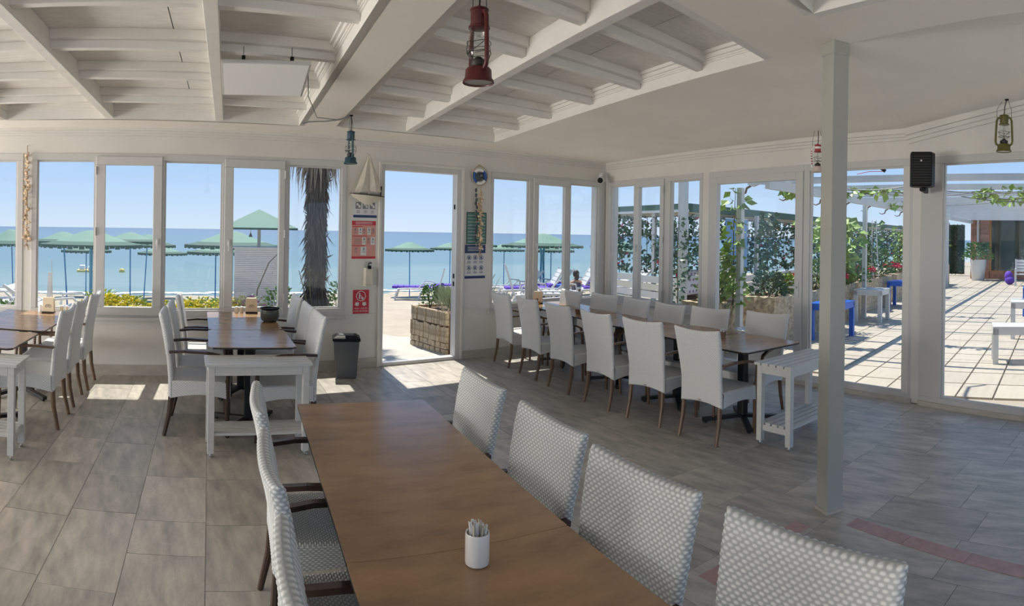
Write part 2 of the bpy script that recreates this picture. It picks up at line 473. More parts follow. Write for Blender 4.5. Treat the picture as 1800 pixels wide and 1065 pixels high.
# walls
def boxes(name, mat_, lst, M=None, kind='structure'):
    m = MB()
    for b in lst: m.box(*b, M)
    o = m.build(name, mat_); o['kind'] = kind
    return o
SILL, HEAD = .64, 2.475
wt = .22
boxes('wall_front', M_WALL, [(-6.3, 2.531, 0, wt, 0, SILL), (-6.3, CX + .3, 0, wt, HEAD, 3.02), (-1.194, -1.096, 0, wt, SILL, HEAD), (-6.3, -3.3, 0, wt, SILL, HEAD), (2.531, 2.973, 0, wt, 0, HEAD),
      (4.135, 4.59, 0, wt, 0, HEAD), (4.59, CX + .3, 0, wt, 0, .60), (6.64, CX + .3, .02, wt, .60, HEAD)], M_F)
boxes('wall_right', M_WALL, [(.0, 2.14, 0, .16, 0, .62), (0, 5.32, 0, .16, HEAD, 3.02), (2.14, 2.26, 0, .16, 0, HEAD), (0.0, .045, .0, .16, .62, HEAD), (5.13, 5.26, .0, .16, 0, HEAD)], M_R)
boxes('wall_terrace', M_WALL, [(-.02, .20, 0, .16, 0, HEAD), (-.02, 5.2, 0, .16, HEAD, 3.5)], M_T)
boxes('wall_left', M_WALL, [(-6.5, -6.3, -3.2, 7.1, 0, .15), (-6.5, -6.3, -3.2, 7.1, 2.1, 3.0), (-6.5, -6.3, -3.2, -2.8, .15, 2.1), (-6.5, -6.3, 2.4, 3.2, .15, 2.1), (-6.5, -6.3, 6.75, 7.1, .15, 2.1)])  # unseen wall; its openings were added to go with the fill lamps
# sills, rails, baseboards and cornices
boxes('trim_1', M_PVC, [(-3.6, 2.531, -.05, 0, .612, .645), (4.56, 6.70, -.05, 0, .575, .605)], M_F)
boxes('trim_2', M_PVC, [(.03, 2.15, -.05, 0, .60, .628)], M_R)
boxes('trim_3', M_WALL, [(2.531, 2.95, -.012, 0, .628, .646), (4.15, 4.56, -.012, 0, .628, .646)], M_F)
boxes('baseboard_front', M_BASE, [(-3.6, 2.965, -.018, 0, 0, .115), (4.14, 6.74, -.018, 0, 0, .10)], M_F)
boxes('baseboard_right', M_BASE, [(0.02, 2.25, -.018, 0, 0, .10)], M_R)
boxes('trim_4', M_WALL, [(-3.6, 6.74, -.022, 0, 2.675, 2.70), (-3.6, 6.74, -.045, 0, 2.70, 2.725), (-3.6, 6.74, -.075, 0, 2.725, 2.775)], M_F)
boxes('trim_5', M_WALL, [(0, 5.16, -.022, 0, 2.66, 2.69), (0, 5.16, -.045, 0, 2.69, 2.72), (0, 5.16, -.075, 0, 2.72, 2.80)], M_R)
mb = MB()
for (o, z0, z1) in ((.022, 2.62, 2.66), (.045, 2.66, 2.70), (.075, 2.70, 2.80)):
    v = []
    for s_, dz in ((0.04, 0), (5.0, .15 * 4.96)):
        v += [at(M_T, (s_, -o, z0 + dz)), at(M_T, (s_, 0, z0 + dz)), at(M_T, (s_, 0, z1 + dz)), at(M_T, (s_, -o, z1 + dz))]
    mb.add(v, [(0, 3, 2, 1), (4, 5, 6, 7), (0, 1, 5, 4), (1, 2, 6, 5), (2, 3, 7, 6), (3, 0, 4, 7)])
o = mb.build('trim_6', M_WALL); o['kind'] = 'structure'
boxes('trim_7', M_BASE, [(2.26, 5.13, -.04, 0, 0, .045)], M_R)
boxes('trim_8', M_BASE, [(.2, 5, -.04, 0, 0, .045)], M_T)

# windows and doors: local x along the wall, y outwards, z up
def window(name, fr, x0, x1, z0, z1, cells, depth=.07, bottom=.09):
    W = struct(name, *fr)
    m = MB(); y0, y1 = -.012, depth
    m.box(x0, x1, y0, y1, z1 - .075, z1); m.box(x0, x1, y0, y1, z0, z0 + bottom)
    m.box(x0, cells[0][1], y0, y1, z0 + bottom, z1 - .075); m.box(cells[-1][2], x1, y0, y1, z0 + bottom, z1 - .075)
    for c, d in zip(cells[:-1], cells[1:]): m.box(c[2], d[1], y0, y1, z0 + bottom, z1 - .075)
    m.build('frame', M_PVC, W, bevel=.004)
    for kind, a, b, ga, gb in cells:
        if kind == 'fixed':
            q = MB(); t = .018; zb, zt = z0 + bottom, z1 - .075
            for bx in ((a, b, zb, zb + t), (a, b, zt - t, zt), (a, a + t, zb + t, zt - t), (b - t, b, zb + t, zt - t)):
                q.box(bx[0], bx[1], .012, .04, bx[2], bx[3])
            q.build('glazing_bead', M_PVC, W)
            MB().box(a + t / 2, b - t / 2, .040, .046, zb + t / 2, zt - t / 2).build('pane', M_GLASS, W)
        else:
            zb, zt = z0 + .03, z1 - .035; za, zc = z0 + bottom + .035, z1 - .13
            q = MB()
            for bx in ((a, b, zb, za), (a, b, zc, zt), (a, ga, za, zc), (gb, b, za, zc)): q.box(bx[0], bx[1], -.035, .03, bx[2], bx[3])
            sash = q.build('sash', M_PVC, W, bevel=.006)
            MB().box(ga - .01, gb + .01, .010, .016, za - .01, zc + .01).build('pane', M_GLASS, sash)
            left = kind == 'sash_l'
            hx = (a + ga) / 2 if left else (gb + b) / 2
            h = MB().box(hx - .013, hx + .013, -.046, -.035, 1.46, 1.53).box(hx - .009, hx + .009, -.07, -.046, 1.49, 1.51).box(hx - .009, hx + .009, -.075, -.06, 1.40, 1.51)
            h.build('handle', M_WPAINT, sash, bevel=.003)
            kx = b if left else a
            for hz in (z0 + .18, (z0 + z1) / 2, z1 - .24):
                MB().tube([(kx, -.043, hz), (kx, -.043, hz + .09)], .009, 8).build('hinge', M_PVC, sash)
    return W
window('window_1', F_FRONT, -3.3, -1.194, SILL, HEAD, [('fixed', -3.23, -2.63, 0, 0), ('sash_l', -2.60, -1.93, -2.50, -2.03), ('fixed', -1.90, -1.262, 0, 0)])
window('window_2', F_FRONT, -1.096, 2.531, SILL, HEAD, [('fixed', -1.035, -.375, 0, 0), ('sash_r', -.369, .370, -.262, .272), ('fixed', .400, 1.055, 0, 0),
       ('sash_l', 1.075, 1.775, 1.176, 1.708), ('fixed', 1.825, 2.476, 0, 0)])
window('window_3', F_FRONT, 4.59, 6.64, .60, HEAD, [('fixed', 4.627, 5.235, 0, 0), ('sash_l', 5.30, 5.97, 5.387, 5.876), ('fixed', 6.01, 6.575, 0, 0)])
window('window_4', F_RIGHT, .045, 2.14, .62, HEAD, [('fixed', .14, .715, 0, 0), ('sash_l', .795, 1.405, .862, 1.328), ('fixed', 1.515, 2.09, 0, 0)])
window('window_5', F_RIGHT, 3.815, 5.13, 0, HEAD, [('fixed', 3.84, 5.085, 0, 0)])
window('window_6', F_THIRD, .20, 4.9, 0, HEAD, [('fixed', .45, 2.2, 0, 0), ('fixed', 2.3, 4.8, 0, 0)])
# the open doorway to the beach
W = struct('door_1', *F_FRONT)
m = MB().box(2.973, 3.03, -.02, .10, 0, HEAD).box(4.05, 4.135, -.02, .10, 0, HEAD).box(3.03, 4.05, -.02, .10, 2.40, HEAD)
m.build('frame', M_PVC, W, bevel=.004)
MB().box(3.03, 4.05, -.02, .10, 0, .045).build('threshold', M_PVC, W, bevel=.006)
MB().box(2.955, 2.985, -.03, -.005, 0, HEAD + .02).box(4.125, 4.155, -.03, -.005, 0, HEAD + .02).box(2.985, 4.125, -.03, -.005, HEAD - .01, HEAD + .02).build('casing', M_WALL, W)
for z in (.95, 1.05, 1.95): MB().box(4.044, 4.051, .02, .05, z, z + .06).build('strike_plate', M_BLKP, W)
# the glazed door to the terrace
W = struct('door_2', *F_RIGHT)
MB().box(2.26, 2.335, -.012, .09, 0, HEAD).box(3.76, 3.815, -.012, .09, 0, HEAD).box(2.335, 3.76, -.012, .09, 2.40, HEAD).build('frame', M_PVC, W, bevel=.004)
lf = MB().box(2.335, 2.42, -.03, .045, .02, 2.40).box(3.655, 3.76, -.03, .045, .02, 2.40).box(2.42, 3.655, -.03, .045, 2.31, 2.40).box(2.42, 3.655, -.03, .045, .02, .13).build('door_leaf', M_PVC, W, bevel=.005)
MB().box(2.41, 3.665, .005, .012, .12, 2.32).build('pane', M_GLASS, lf)
MB().box(3.69, 3.725, -.042, -.03, .98, 1.16).box(3.70, 3.716, -.08, -.042, 1.08, 1.10).box(3.62, 3.716, -.085, -.07, 1.078, 1.102).build('handle', M_WPAINT, lf, bevel=.003)
MB().box(3.7575, 3.7625, -.010, .0, .02, 2.42).build('door_seal', M_BLKP, lf)

# the post near the middle of the room
px = struct('pillar', (3.425, 1.545, 0), R(-30))
MB().box(-.058, .058, -.058, .058, .012, 2.85).build('shaft', M_POST, px, bevel=.004)
MB().box(-.066, .066, -.066, .066, 0, .018).build('foot_plate', M_BASE, px)
MB().box(-.064, .064, -.064, .064, 2.76, 2.845).build('top_collar', M_POST, px, bevel=.01)

# ------------------------------------------------------------------ ceiling with sunken coffers
def quad(q):
    FL, FR_, BR, BL = [Vector((p[0], p[1], zceil(p[1]))) for p in q]
    return lambda s, t, dz=0: (FL * (1 - s) * (1 - t) + FR_ * s * (1 - t) + BR * s * t + BL * (1 - s) * t) + Vector((0, 0, dz))
Q1 = [(-1.285, 6.34), (1.785, 6.324), (.91, 1.0), (-2.16, 1.0)]
Q2 = [(2.228, 6.226), (4.226, 6.263), (3.506, 2.098), (1.50, 1.96)]
Q3 = [(1.30, 1.35), (2.913, 1.445), (2.25, -2.5), (.65, -2.5)]
zr = {(CX, CY): 2.757, (C2X, C2Y): 2.77, (3.45, 1.47): 2.842, (3.21, .365): 2.86, (2.6, -3.2): 2.90}
outer = [(-6.4, CY), (CX, CY), (C2X, C2Y), (3.45, 1.47), (3.21, .365), (2.6, -3.2), (-6.4, -3.2)]
def V3(p): return Vector((p[0], p[1], zr.get(p, zceil(p[1]))))
polys = [[V3(p) for p in outer]] + [[V3(p) for p in reversed(q)] for q in (Q1, Q2, Q3)]
tri = tessellate_polygon(polys)
mb = MB(); mb.v = [tuple(v) for pl in polys for v in pl]; mb.f = [tuple(t) for t in tri]
P_, C_ = V3((3.45, 1.47)), V3((C2X, C2Y)); T_ = Vector((C2X - .27478 * 5, C2Y - .96152 * 5, 2.77 + .126 * 5))
B_ = Vector((2.6, -3.2, 3.18))
o_ = len(mb.v); mb.v += [tuple(P_), tuple(C_), tuple(T_), tuple(B_), (3.21, .365, 2.945), (3.21, .365, 2.86), (2.6, -3.2, 2.90)]
mb.f += [(o_, o_ + 1, o_ + 2), (o_, o_ + 2, o_ + 3, o_ + 4), (o_, o_ + 4, o_ + 5), (o_ + 5, o_ + 4, o_ + 3, o_ + 6)]
ceil = mb.build('ceiling', M_CEIL); ceil['kind'] = 'structure'
bm = bmesh.new(); bm.from_mesh(ceil.data)
for f in bm.faces:
    if f.normal.z > 0: f.normal_flip()
bm.to_mesh(ceil.data); bm.free()

def hexa(m, P, lo, hi):       # lo, hi: four (s, t, dz) each
    v = [P(*p) for p in lo] + [P(*p) for p in hi]
    m.add(v, [(3, 2, 1, 0), (4, 5, 6, 7), (0, 1, 5, 4), (1, 2, 6, 5), (2, 3, 7, 6), (3, 0, 4, 7)])
def coffer(Q, beams, joists, wx, wy, splits=()):
    P = quad(Q); H = .165
    hs, ht = 1 / wx, 1 / wy                      # one metre in s and in t
    # stepped moulding round the opening
    for s0, t0, s1, t1, ns, nt in ((0, 0, 1, 0, 0, 1), (1, 0, 1, 1, -1, 0), (1, 1, 0, 1, 0, -1), (0, 1, 0, 0, 1, 0)):
        m = MB()
        for off, z0, z1 in ((.0, 0, .085), (.010, .085, .097), (.018, .097, .110), (.034, .110, .140), (.055, .140, H)):
            a, b = off * hs * ns, off * ht * nt
            oa, ob = -.06 * hs * ns, -.06 * ht * nt
            hexa(m, P, [(s0 + oa, t0 + ob, z0), (s1 + oa, t1 + ob, z0), (s1 + a, t1 + b, z0), (s0 + a, t0 + b, z0)],
                 [(s0 + oa, t0 + ob, z1), (s1 + oa, t1 + ob, z1), (s1 + a, t1 + b, z1), (s0 + a, t0 + b, z1)])
        m.build('coffer_moulding', M_COFF, ceil)
    for s in beams:
        m = MB(); h = .042 * hs
        hexa(m, P, [(s - h, 0, .012), (s + h, 0, .012), (s + h, 1, .012), (s - h, 1, .012)], [(s - h, 0, H), (s + h, 0, H), (s + h, 1, H), (s - h, 1, H)])
        m.build('coffer_beam', M_COFF, ceil, bevel=.004)
    cols = [0] + list(beams) + [1]
    for t in joists:
        for s0, s1 in zip(cols[:-1], cols[1:]):
            a = s0 + (.042 * hs if s0 > 0 else .0); b = s1 - (.042 * hs if s1 < 1 else .0)
            m = MB()
            for w, z0, z1 in ((.030, .045, .10), (.075, .10, H)):
                h = w * ht
                hexa(m, P, [(a, t - h, z0), (b, t - h, z0), (b, t + h, z0), (a, t + h, z0)], [(a, t - h, z1), (b, t - h, z1), (b, t + h, z1), (a, t + h, z1)])
            m.build('coffer_joist', M_COFF, ceil, bevel=.003)
    rows = [0] + list(joists) + [1]
    for i, (s0, s1) in enumerate(zip(cols[:-1], cols[1:])):
        parts = [(s0, s1)]
        if i in splits: c = s0 + (s1 - s0) * (.76 if len(cols) > 3 else .45); parts = [(s0, c - .0035 * hs), (c + .0035 * hs, s1)]
        for t0, t1 in zip(rows[:-1], rows[1:]):
            for a, b in parts:
                m = MB()
                hexa(m, P, [(a, t0, H), (b, t0, H), (b, t1, H), (a, t1, H)], [(a, t0, H + .012), (b, t0, H + .012), (b, t1, H + .012), (a, t1, H + .012)])
                m.build('coffer_panel', M_PANEL, ceil)
coffer(Q1, (.35, .72), (.111, .27, .413, .563, .72, .87), 3.07, 5.33, splits=(1,))
coffer(Q2, (.41,), (.152, .328, .51, .676, .85), 2.0, 4.2, splits=(1,))
coffer(Q3, (.5,), (.2, .4, .6, .8), 1.6, 3.9)
rf = MB().prism([(-6.6, -3.2), (4.6, -3.2), (6.35, 1.9), (6.98, 7.08), (-6.6, 7.08)], 3.03, 3.13)
rf.prism([(-3.9, 7.05), (2.75, 7.05), (2.75, 7.30), (-3.9, 7.30)], 2.70, 2.78)
rf.prism([(3.3, 1.5), (6.3, 1.9), (4.7, -3.2), (2.5, -3.2)], 3.45, 3.52)
o = rf.build('roof', M_WALL); o['kind'] = 'structure'
# ------------------------------------------------------------------ wicker armchairs
def grid_mesh(name, sheets, m):
    """sheets: list of (H, W, 3) position arrays and (H, W, 2) uv arrays, joined into one smooth mesh"""
    vs = []; fs = []; uvs = []; o = 0
    for P, U in sheets:
        h, w = P.shape[:2]
        idx = np.arange(h * w).reshape(h, w) + o
        f = np.stack([idx[:-1, :-1], idx[:-1, 1:], idx[1:, 1:], idx[1:, :-1]], -1).reshape(-1, 4)
        vs.append(P.reshape(-1, 3)); uvs.append(U.reshape(-1, 2)); fs.append(f); o += h * w
    V = np.concatenate(vs); Fa = np.concatenate(fs); UV = np.concatenate(uvs)
    me = bpy.data.meshes.new(name)
    me.vertices.add(len(V)); me.vertices.foreach_set('co', V.astype(np.float32).ravel())
    me.loops.add(Fa.size); me.loops.foreach_set('vertex_index', Fa.astype(np.int32).ravel())
    me.polygons.add(len(Fa)); me.polygons.foreach_set('loop_start', (np.arange(len(Fa)) * 4).astype(np.int32))
    me.polygons.foreach_set('loop_total', np.full(len(Fa), 4, np.int32))
    ul = me.uv_layers.new(name='weave'); ul.data.foreach_set('uv', UV[Fa.ravel()].astype(np.float32).ravel())
    me.update(); me.validate(); me.materials.append(m); me.shade_smooth()
    return me
def woven(P, cu, rv, amp, period=None):
    """push the strands of a plain weave out of the sheet P; cu, rv: cell and row coordinates"""
    du = np.gradient(P, axis=1); dv = np.gradient(P, axis=0)
    if period: du[:, 0] = P[:, 1] - P[:, -2]; du[:, -1] = du[:, 0]
    N = np.cross(du, dv); L = np.linalg.norm(N, axis=-1, keepdims=True); L[L < 1e-12] = 1; N = N / L
    row = np.floor(rv + 1e-6); fr_ = rv - row
    prof = np.sqrt(np.clip(1 - (2 * fr_ - 1) ** 2, 0, 1)) if amp > .002 else 1
    bulge = .5 + .5 * np.cos(math.pi * cu + math.pi * row)
    h = amp * (prof * (.15 + .85 * bulge ** .7))
    return P + N * h[..., None]
CELL, ROW = .0115, .0102
def back_sheet(su, sv, amp):
    ncell = 88
    sarr = np.linspace(0, 1, ncell * su + 1); zb, zt = .300, .930
    nrow = int(round((zt - zb) / ROW))
    v = np.linspace(0, 1, nrow * sv + 1)
    z = zb + (zt - zb) * v
    yc = np.interp(z, [.30, .45, .60, .72, .84, .93], [-.222, -.224, -.236, -.254, -.278, -.302])
    hw = np.interp(z, [.30, .40, .52, .75, .93], [.228, .226, .222, .242, .250])
    hh = np.full_like(z, .021)
    for i, zz in enumerate(z):
        k = min(1, (zt - zz) / .018); k2 = min(1, (zz - zb) / .012)
        hh[i] *= math.sqrt(max(0, 1 - (1 - k) ** 2)) * math.sqrt(max(0, 1 - (1 - k2) ** 2))
    r = .021; Ls = 2 * (.23 - r); arc = math.pi * r; tot = 2 * Ls + 2 * arc
    X = np.zeros_like(sarr); Y = np.zeros_like(sarr)
    for i, s in enumerate(sarr * tot):
        if s < Ls: X[i] = -1 + 2 * s / Ls; Y[i] = -1; e = 0
        elif s < Ls + arc: t = (s - Ls) / r - math.pi / 2; X[i] = 1 + math.cos(t) * r / (.23 - r); Y[i] = math.sin(t)
        elif s < 2 * Ls + arc: X[i] = 1 - 2 * (s - Ls - arc) / Ls; Y[i] = 1
        else: t = (s - 2 * Ls - arc) / r + math.pi / 2; X[i] = -1 + math.cos(t) * r / (.23 - r); Y[i] = math.sin(t)
    P = np.zeros((len(v), len(sarr), 3))
    P[..., 0] = X[None] * (hw - r)[:, None]
    P[..., 1] = yc[:, None] + Y[None] * hh[:, None] - .016 * (1 - (X[None] / 1.1) ** 2) * np.clip((z - .4) / .3, 0, 1)[:, None]
    lift = .016 * np.clip((z - .75) / .18, 0, 1)[:, None] * X[None] ** 2
    arch = .022 * np.clip((.42 - z) / .12, 0, 1)[:, None] * (1 - X[None] ** 2)
    P[..., 2] = z[:, None] + lift + arch
    cu = np.broadcast_to(sarr[None] * ncell, P.shape[:2]); rv = np.broadcast_to((v * nrow)[:, None], P.shape[:2])
    return woven(P, cu, rv, amp, True), np.stack([cu, rv], -1)
def seat_sheets(su, sv, amp):
    out = []
    fx, bx, y0, y1 = .252, .232, -.215, .235       # half widths front and back, depth range
    nc, nr = 44, 45
    u = np.linspace(-1, 1, nc * su + 1); v = np.linspace(0, 1, nr * sv + 1)
    P = np.zeros((len(v), len(u), 3)); hw = bx + (fx - bx) * v
    P[..., 0] = u[None] * hw[:, None]; P[..., 1] = (y0 + (y1 - y0) * v)[:, None]
    edge = np.clip((1 - np.abs(u[None])) / .06, 0, 1) * np.clip((1 - v[:, None]) / .05, 0, 1)
    P[..., 2] = .430 - .012 * (1 - edge) ** 2 - .006 * (1 - u[None] ** 2) * np.sin(math.pi * v)[:, None]
    cu = np.broadcast_to(((u + 1) * nc / 2)[None], P.shape[:2]); rv = np.broadcast_to((v * nr)[:, None], P.shape[:2])
    out.append((woven(P, cu, rv, amp), np.stack([cu, rv], -1)))
    # apron: right side, front, left side
    pts = [(bx, y0), (fx, y1 - .02), (fx - .02, y1), (-fx + .02, y1), (-fx, y1 - .02), (-bx, y0)]
    seg = [0]
    for a, b in zip(pts[:-1], pts[1:]): seg.append(seg[-1] + math.dist(a, b))
    ncell = int(seg[-1] / CELL) // 2 * 2; nrow = 12
    s = np.linspace(0, seg[-1], ncell * su + 1); v = np.linspace(0, 1, nrow * sv + 1)
    X = np.interp(s, seg, [p[0] for p in pts]); Y = np.interp(s, seg, [p[1] for p in pts])
    P = np.zeros((len(v), len(s), 3)); P[..., 0] = X[None]; P[..., 1] = Y[None]
    ph = np.interp(s, [seg[0], seg[1], seg[2], seg[3], seg[4], seg[5]], [0, 1, 1, 2, 2, 3]) % 1
    arch = .030 * np.sin(math.pi * ph)
    zlow = .300 + arch
    P[..., 2] = zlow[None] + (.422 - zlow)[None] * v[:, None]
    cu = np.broadcast_to((s / seg[-1] * ncell)[None], P.shape[:2]); rv = np.broadcast_to((v * nrow)[:, None], P.shape[:2])
    out.append((woven(P, cu, rv, amp), np.stack([cu, rv], -1)))
    return out
# white weavers over greyer stakes, with shade painted into the gaps between rows
def stakes_and_gap_shade(m, dark, light):
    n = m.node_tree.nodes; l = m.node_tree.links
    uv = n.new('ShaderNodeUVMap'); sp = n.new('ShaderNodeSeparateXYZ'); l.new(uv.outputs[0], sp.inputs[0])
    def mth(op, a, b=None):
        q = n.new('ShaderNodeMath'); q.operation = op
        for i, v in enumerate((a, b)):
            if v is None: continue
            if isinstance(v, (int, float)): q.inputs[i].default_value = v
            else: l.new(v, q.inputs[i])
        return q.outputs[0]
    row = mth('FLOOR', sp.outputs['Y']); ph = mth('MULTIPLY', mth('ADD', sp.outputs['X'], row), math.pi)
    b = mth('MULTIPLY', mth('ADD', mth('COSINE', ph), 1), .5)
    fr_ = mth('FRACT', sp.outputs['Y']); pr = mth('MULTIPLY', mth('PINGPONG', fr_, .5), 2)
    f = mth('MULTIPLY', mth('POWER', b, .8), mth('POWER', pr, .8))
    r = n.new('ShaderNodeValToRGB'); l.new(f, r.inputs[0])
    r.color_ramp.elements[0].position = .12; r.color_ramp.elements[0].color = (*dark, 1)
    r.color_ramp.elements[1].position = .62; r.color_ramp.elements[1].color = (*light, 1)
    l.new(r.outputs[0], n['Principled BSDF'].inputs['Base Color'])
stakes_and_gap_shade(M_WICK, (.40, .42, .42), (.70, .71, .70))
# the coarser weave carries its strands as relief in the material
def wick_lo():
    m = mat('white_wicker_fine', (.7, .7, .7), .5); stakes_and_gap_shade(m, (.58, .585, .58), (.74, .735, .72))
    n = m.node_tree.nodes; l = m.node_tree.links
    uv = n.new('ShaderNodeUVMap'); sp = n.new('ShaderNodeSeparateXYZ'); l.new(uv.outputs[0], sp.inputs[0])
    f = n.new('ShaderNodeMath'); f.operation = 'FRACT'; l.new(sp.outputs['Y'], f.inputs[0])
    a = n.new('ShaderNodeMath'); a.operation = 'PINGPONG'; a.inputs[1].default_value = .5; l.new(f.outputs[0], a.inputs[0])
    bp = n.new('ShaderNodeBump'); bp.inputs['Strength'].default_value = .5; bp.inputs['Distance'].default_value = .006
    l.new(a.outputs[0], bp.inputs['Height']); l.new(bp.outputs[0], n['Principled BSDF'].inputs['Normal'])
    return m
M_WICKF = wick_lo()
def chair_meshes(hi):
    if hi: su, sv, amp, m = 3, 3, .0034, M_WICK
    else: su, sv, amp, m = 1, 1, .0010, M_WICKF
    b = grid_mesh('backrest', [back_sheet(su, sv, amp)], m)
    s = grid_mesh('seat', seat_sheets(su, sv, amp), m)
    return b, s
def chair_parts():
    P = {}
    for sg in (-1, 1):
        P['rear', sg] = MB().tube([(sg * .198, -.222, .33), (sg * .203, -.232, .18), (sg * .208, -.272, 0)], [.021, .019, .015], 8).mesh('leg', None, True)
        P['front', sg] = MB().tube([(sg * .238, .212, .44), (sg * .236, .212, .2), (sg * .232, .216, 0)], [.020, .018, .014], 8).mesh('leg', None, True)
        pts = [(sg * .246, -.236, .655), (sg * .262, -.12, .665), (sg * .272, .03, .660), (sg * .272, .15, .638), (sg * .264, .205, .610)]
        m = MB()
        for a, b in zip(pts[:-1], pts[1:]): m.beam(a, b, .032, .019)
        m.tube([(sg * .262, .205, .61), (sg * .252, .214, .50), (sg * .240, .214, .40)], [.016, .016, .018], 8)
        P['arm', sg] = m.mesh('armrest', None, True)
    P['tag'] = MB().box(-.016, .016, -.2455, -.2425, .335, .350).mesh('maker_plate', M_STEEL)
    return P
CP = chair_parts()
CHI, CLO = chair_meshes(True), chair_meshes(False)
def chair_proto(hi, wood):
    r = thing('wicker_armchair', '', 'chair')
    b, s = CHI if hi else CLO
    child('backrest', b, r); child('seat', s, r)
    for k in (('rear', -1), ('rear', 1), ('front', -1), ('front', 1), ('arm', -1), ('arm', 1)):
        me = CP[k].copy(); me.materials.clear(); me.materials.append(wood)
        child('armrest' if k[0] == 'arm' else 'leg', me, r)
    child('maker_plate', CP['tag'], r)
    return r
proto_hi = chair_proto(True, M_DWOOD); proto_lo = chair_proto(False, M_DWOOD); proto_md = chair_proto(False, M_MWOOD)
used = set()
def chair(kind, x, y, face, label, group, sc=1.0):
    """face: heading of the sitter, degrees clockwise from +Y"""
    p = {'hi': proto_hi, 'lo': proto_lo, 'md': proto_md}[kind]
    rz = -R(face)
    if kind not in used:
        used.add(kind); p.location = (x, y, 0); p.rotation_euler.z = rz; p.scale = (sc,) * 3; p['label'] = label; o = p
    else:
        o = dup(p, (x, y, 0), rz, label, sc=sc)
    o['group'] = group
    return o
def chair_by_top(kind, x, y, face, label, group, sc=1.0):
    """x, y: the middle of the top edge of the back"""
    f = R(face)
    return chair(kind, x + math.sin(f) * .30 * sc, y + math.cos(f) * .30 * sc, face, label, group, sc)
GA = 'wicker armchairs around the near table'
for i, (x, y, l) in enumerate(((.557, 2.54, 'white wicker armchair edge-on under the near table, closest of its three to the trash bin'),
                 (.450, 1.87, 'white wicker armchair under the near table between two others, with its seat and arm showing'),
                 (.350, 1.22, 'white wicker armchair seen along its edge, nearest the camera beside the near table'))):
    chair_by_top('hi', x, y, 98 + (i == 0) * 2, l, GA)
for x, y, a, l in ((1.640, 2.50, -79, 'white wicker armchair nearest the doorway on the post side of the near table'),
                   (1.512, 1.825, -80, 'second white wicker armchair along the post side of the near table, counted from the doorway'),
                   (1.390, 1.245, -82, 'third white wicker armchair along the near table, large back facing the toothpick cup'),
                   (1.303, .640, -83, 'nearest white wicker armchair, cut by the lower picture edge before the square post')):
    chair_by_top('hi', x, y, a, l, GA)
GM = 'wicker armchairs at the table with the dark pot'
for x, y, l in ((.300, 5.08, 'white wicker armchair beside the slatted console, left of the dark pot table, whole side showing'),
                (.395, 5.60, 'white wicker armchair in the middle of three left of the dark pot table'),
                (.525, 6.26, 'sunlit white wicker armchair by the window sill left of the dark pot table')):
    chair_by_top('lo', x, y, 97, l, GM, 1.03)
for x, y, l in ((1.555, 4.80, 'white wicker armchair right of the dark pot table, end one by the slatted console'),
                (1.640, 5.40, 'white wicker armchair right of the dark pot table, second from the window'),
                (1.730, 6.10, 'white wicker armchair right of the dark pot table, below the palm trunk window')):
    chair_by_top('lo', x, y, -83, l, GM, 1.03)
GL = 'wicker armchairs at the table under the shell garland'
for x, y, l in ((-.50, 5.16, 'white wicker armchair nearest the camera at the bluish table cut by the picture edge'),
                (-.43, 5.80, 'middle white wicker armchair of three at the table under the shell garland'),
                (-.335, 6.39, 'white wicker armchair against the window wall at the table under the shell garland')):
    chair_by_top('md', x, y, -84, l, GL, 1.03)
GR = 'wicker armchairs along the near side of the corner table row'
order = ('first', 'second', 'third', 'fourth', 'fifth', 'sixth')
for i, (x, y) in enumerate(((4.414, 6.316), (4.304, 5.624), (4.19, 4.944), (4.095, 4.262), (4.043, 3.612), (3.974, 2.959))):
    g = (98, 99, 98, 98, 92, 95)[i]; f = R(g)
    chair('md', x + math.sin(f) * .26, y + math.cos(f) * .26, g, '%s white wicker armchair from the doorway wall, back turned to the room, corner table row' % order[i], GR, .965)
GF = 'wicker armchairs along the far side of the corner table row'
for i, (x, y, a) in enumerate(((5.385, 6.10, -82), (5.40, 5.49, -88), (5.31, 4.86, -80), (5.18, 4.25, -80), (5.195, 3.72, -90), (5.22, 3.05, -89))):
    chair_by_top('md', x, y, a, '%s white wicker armchair from the beach windows, facing the room across the corner table row' % order[i], GF, .965)

# ------------------------------------------------------------------ dining tables
def table(x, y, ang, w, l, h, label, group, c=.035):
    """x, y: the middle; ang: clockwise heading of the long side"""
    t = thing('dining_table', label, 'table', (x, y, 0), -R(ang), group)
    poly = [(-w / 2 + c, -l / 2), (w / 2 - c, -l / 2), (w / 2, -l / 2 + c), (w / 2, l / 2 - c), (w / 2 - c, l / 2), (-w / 2 + c, l / 2), (-w / 2, l / 2 - c), (-w / 2, -l / 2 + c)]
    MB().prism(poly, h - .0035, h).build('table_top', M_TOP, t)
    MB().prism([(a * .9985, b * .9985) for a, b in poly], h - .016, h - .0035).build('edge_band', M_TOPE, t)
    for yy in ((-l * .28, l * .28) if l > 1.4 else (0,)):
        MB().box(-.035, .035, yy - .035, yy + .035, .05, h - .03).build('pedestal', M_BLK, t, bevel=.006)
        MB().box(-w * .36, w * .36, yy - .022, yy + .022, h - .034, h - .016).box(-.022, .022, yy - .26, yy + .26, h - .034, h - .016).build('top_bracket', M_BLK, t)
        for k in range(4):
            a = R(45 + 90 * k) + R(8); d = Vector((math.cos(a), math.sin(a), 0))
            m = MB(); p0 = Vector((0, yy, .062)); p1 = p0 + d * .36; p1.z = .03
            m.beam(p0, p1, .05, .03); m.lathe([(.018, 0), (.018, .02)], 8, (p1.x - d.x * .03, p1.y - d.y * .03, 0))
            m.build('foot', M_BLK, t)
    return t
GT = 'brown tables end to end'
table(1.083, 2.276, 10.7, .69, 1.548, .735, 'long bare brown dining table with bluish sheen, nearest to the doorway patch', 'near brown tables', .004)
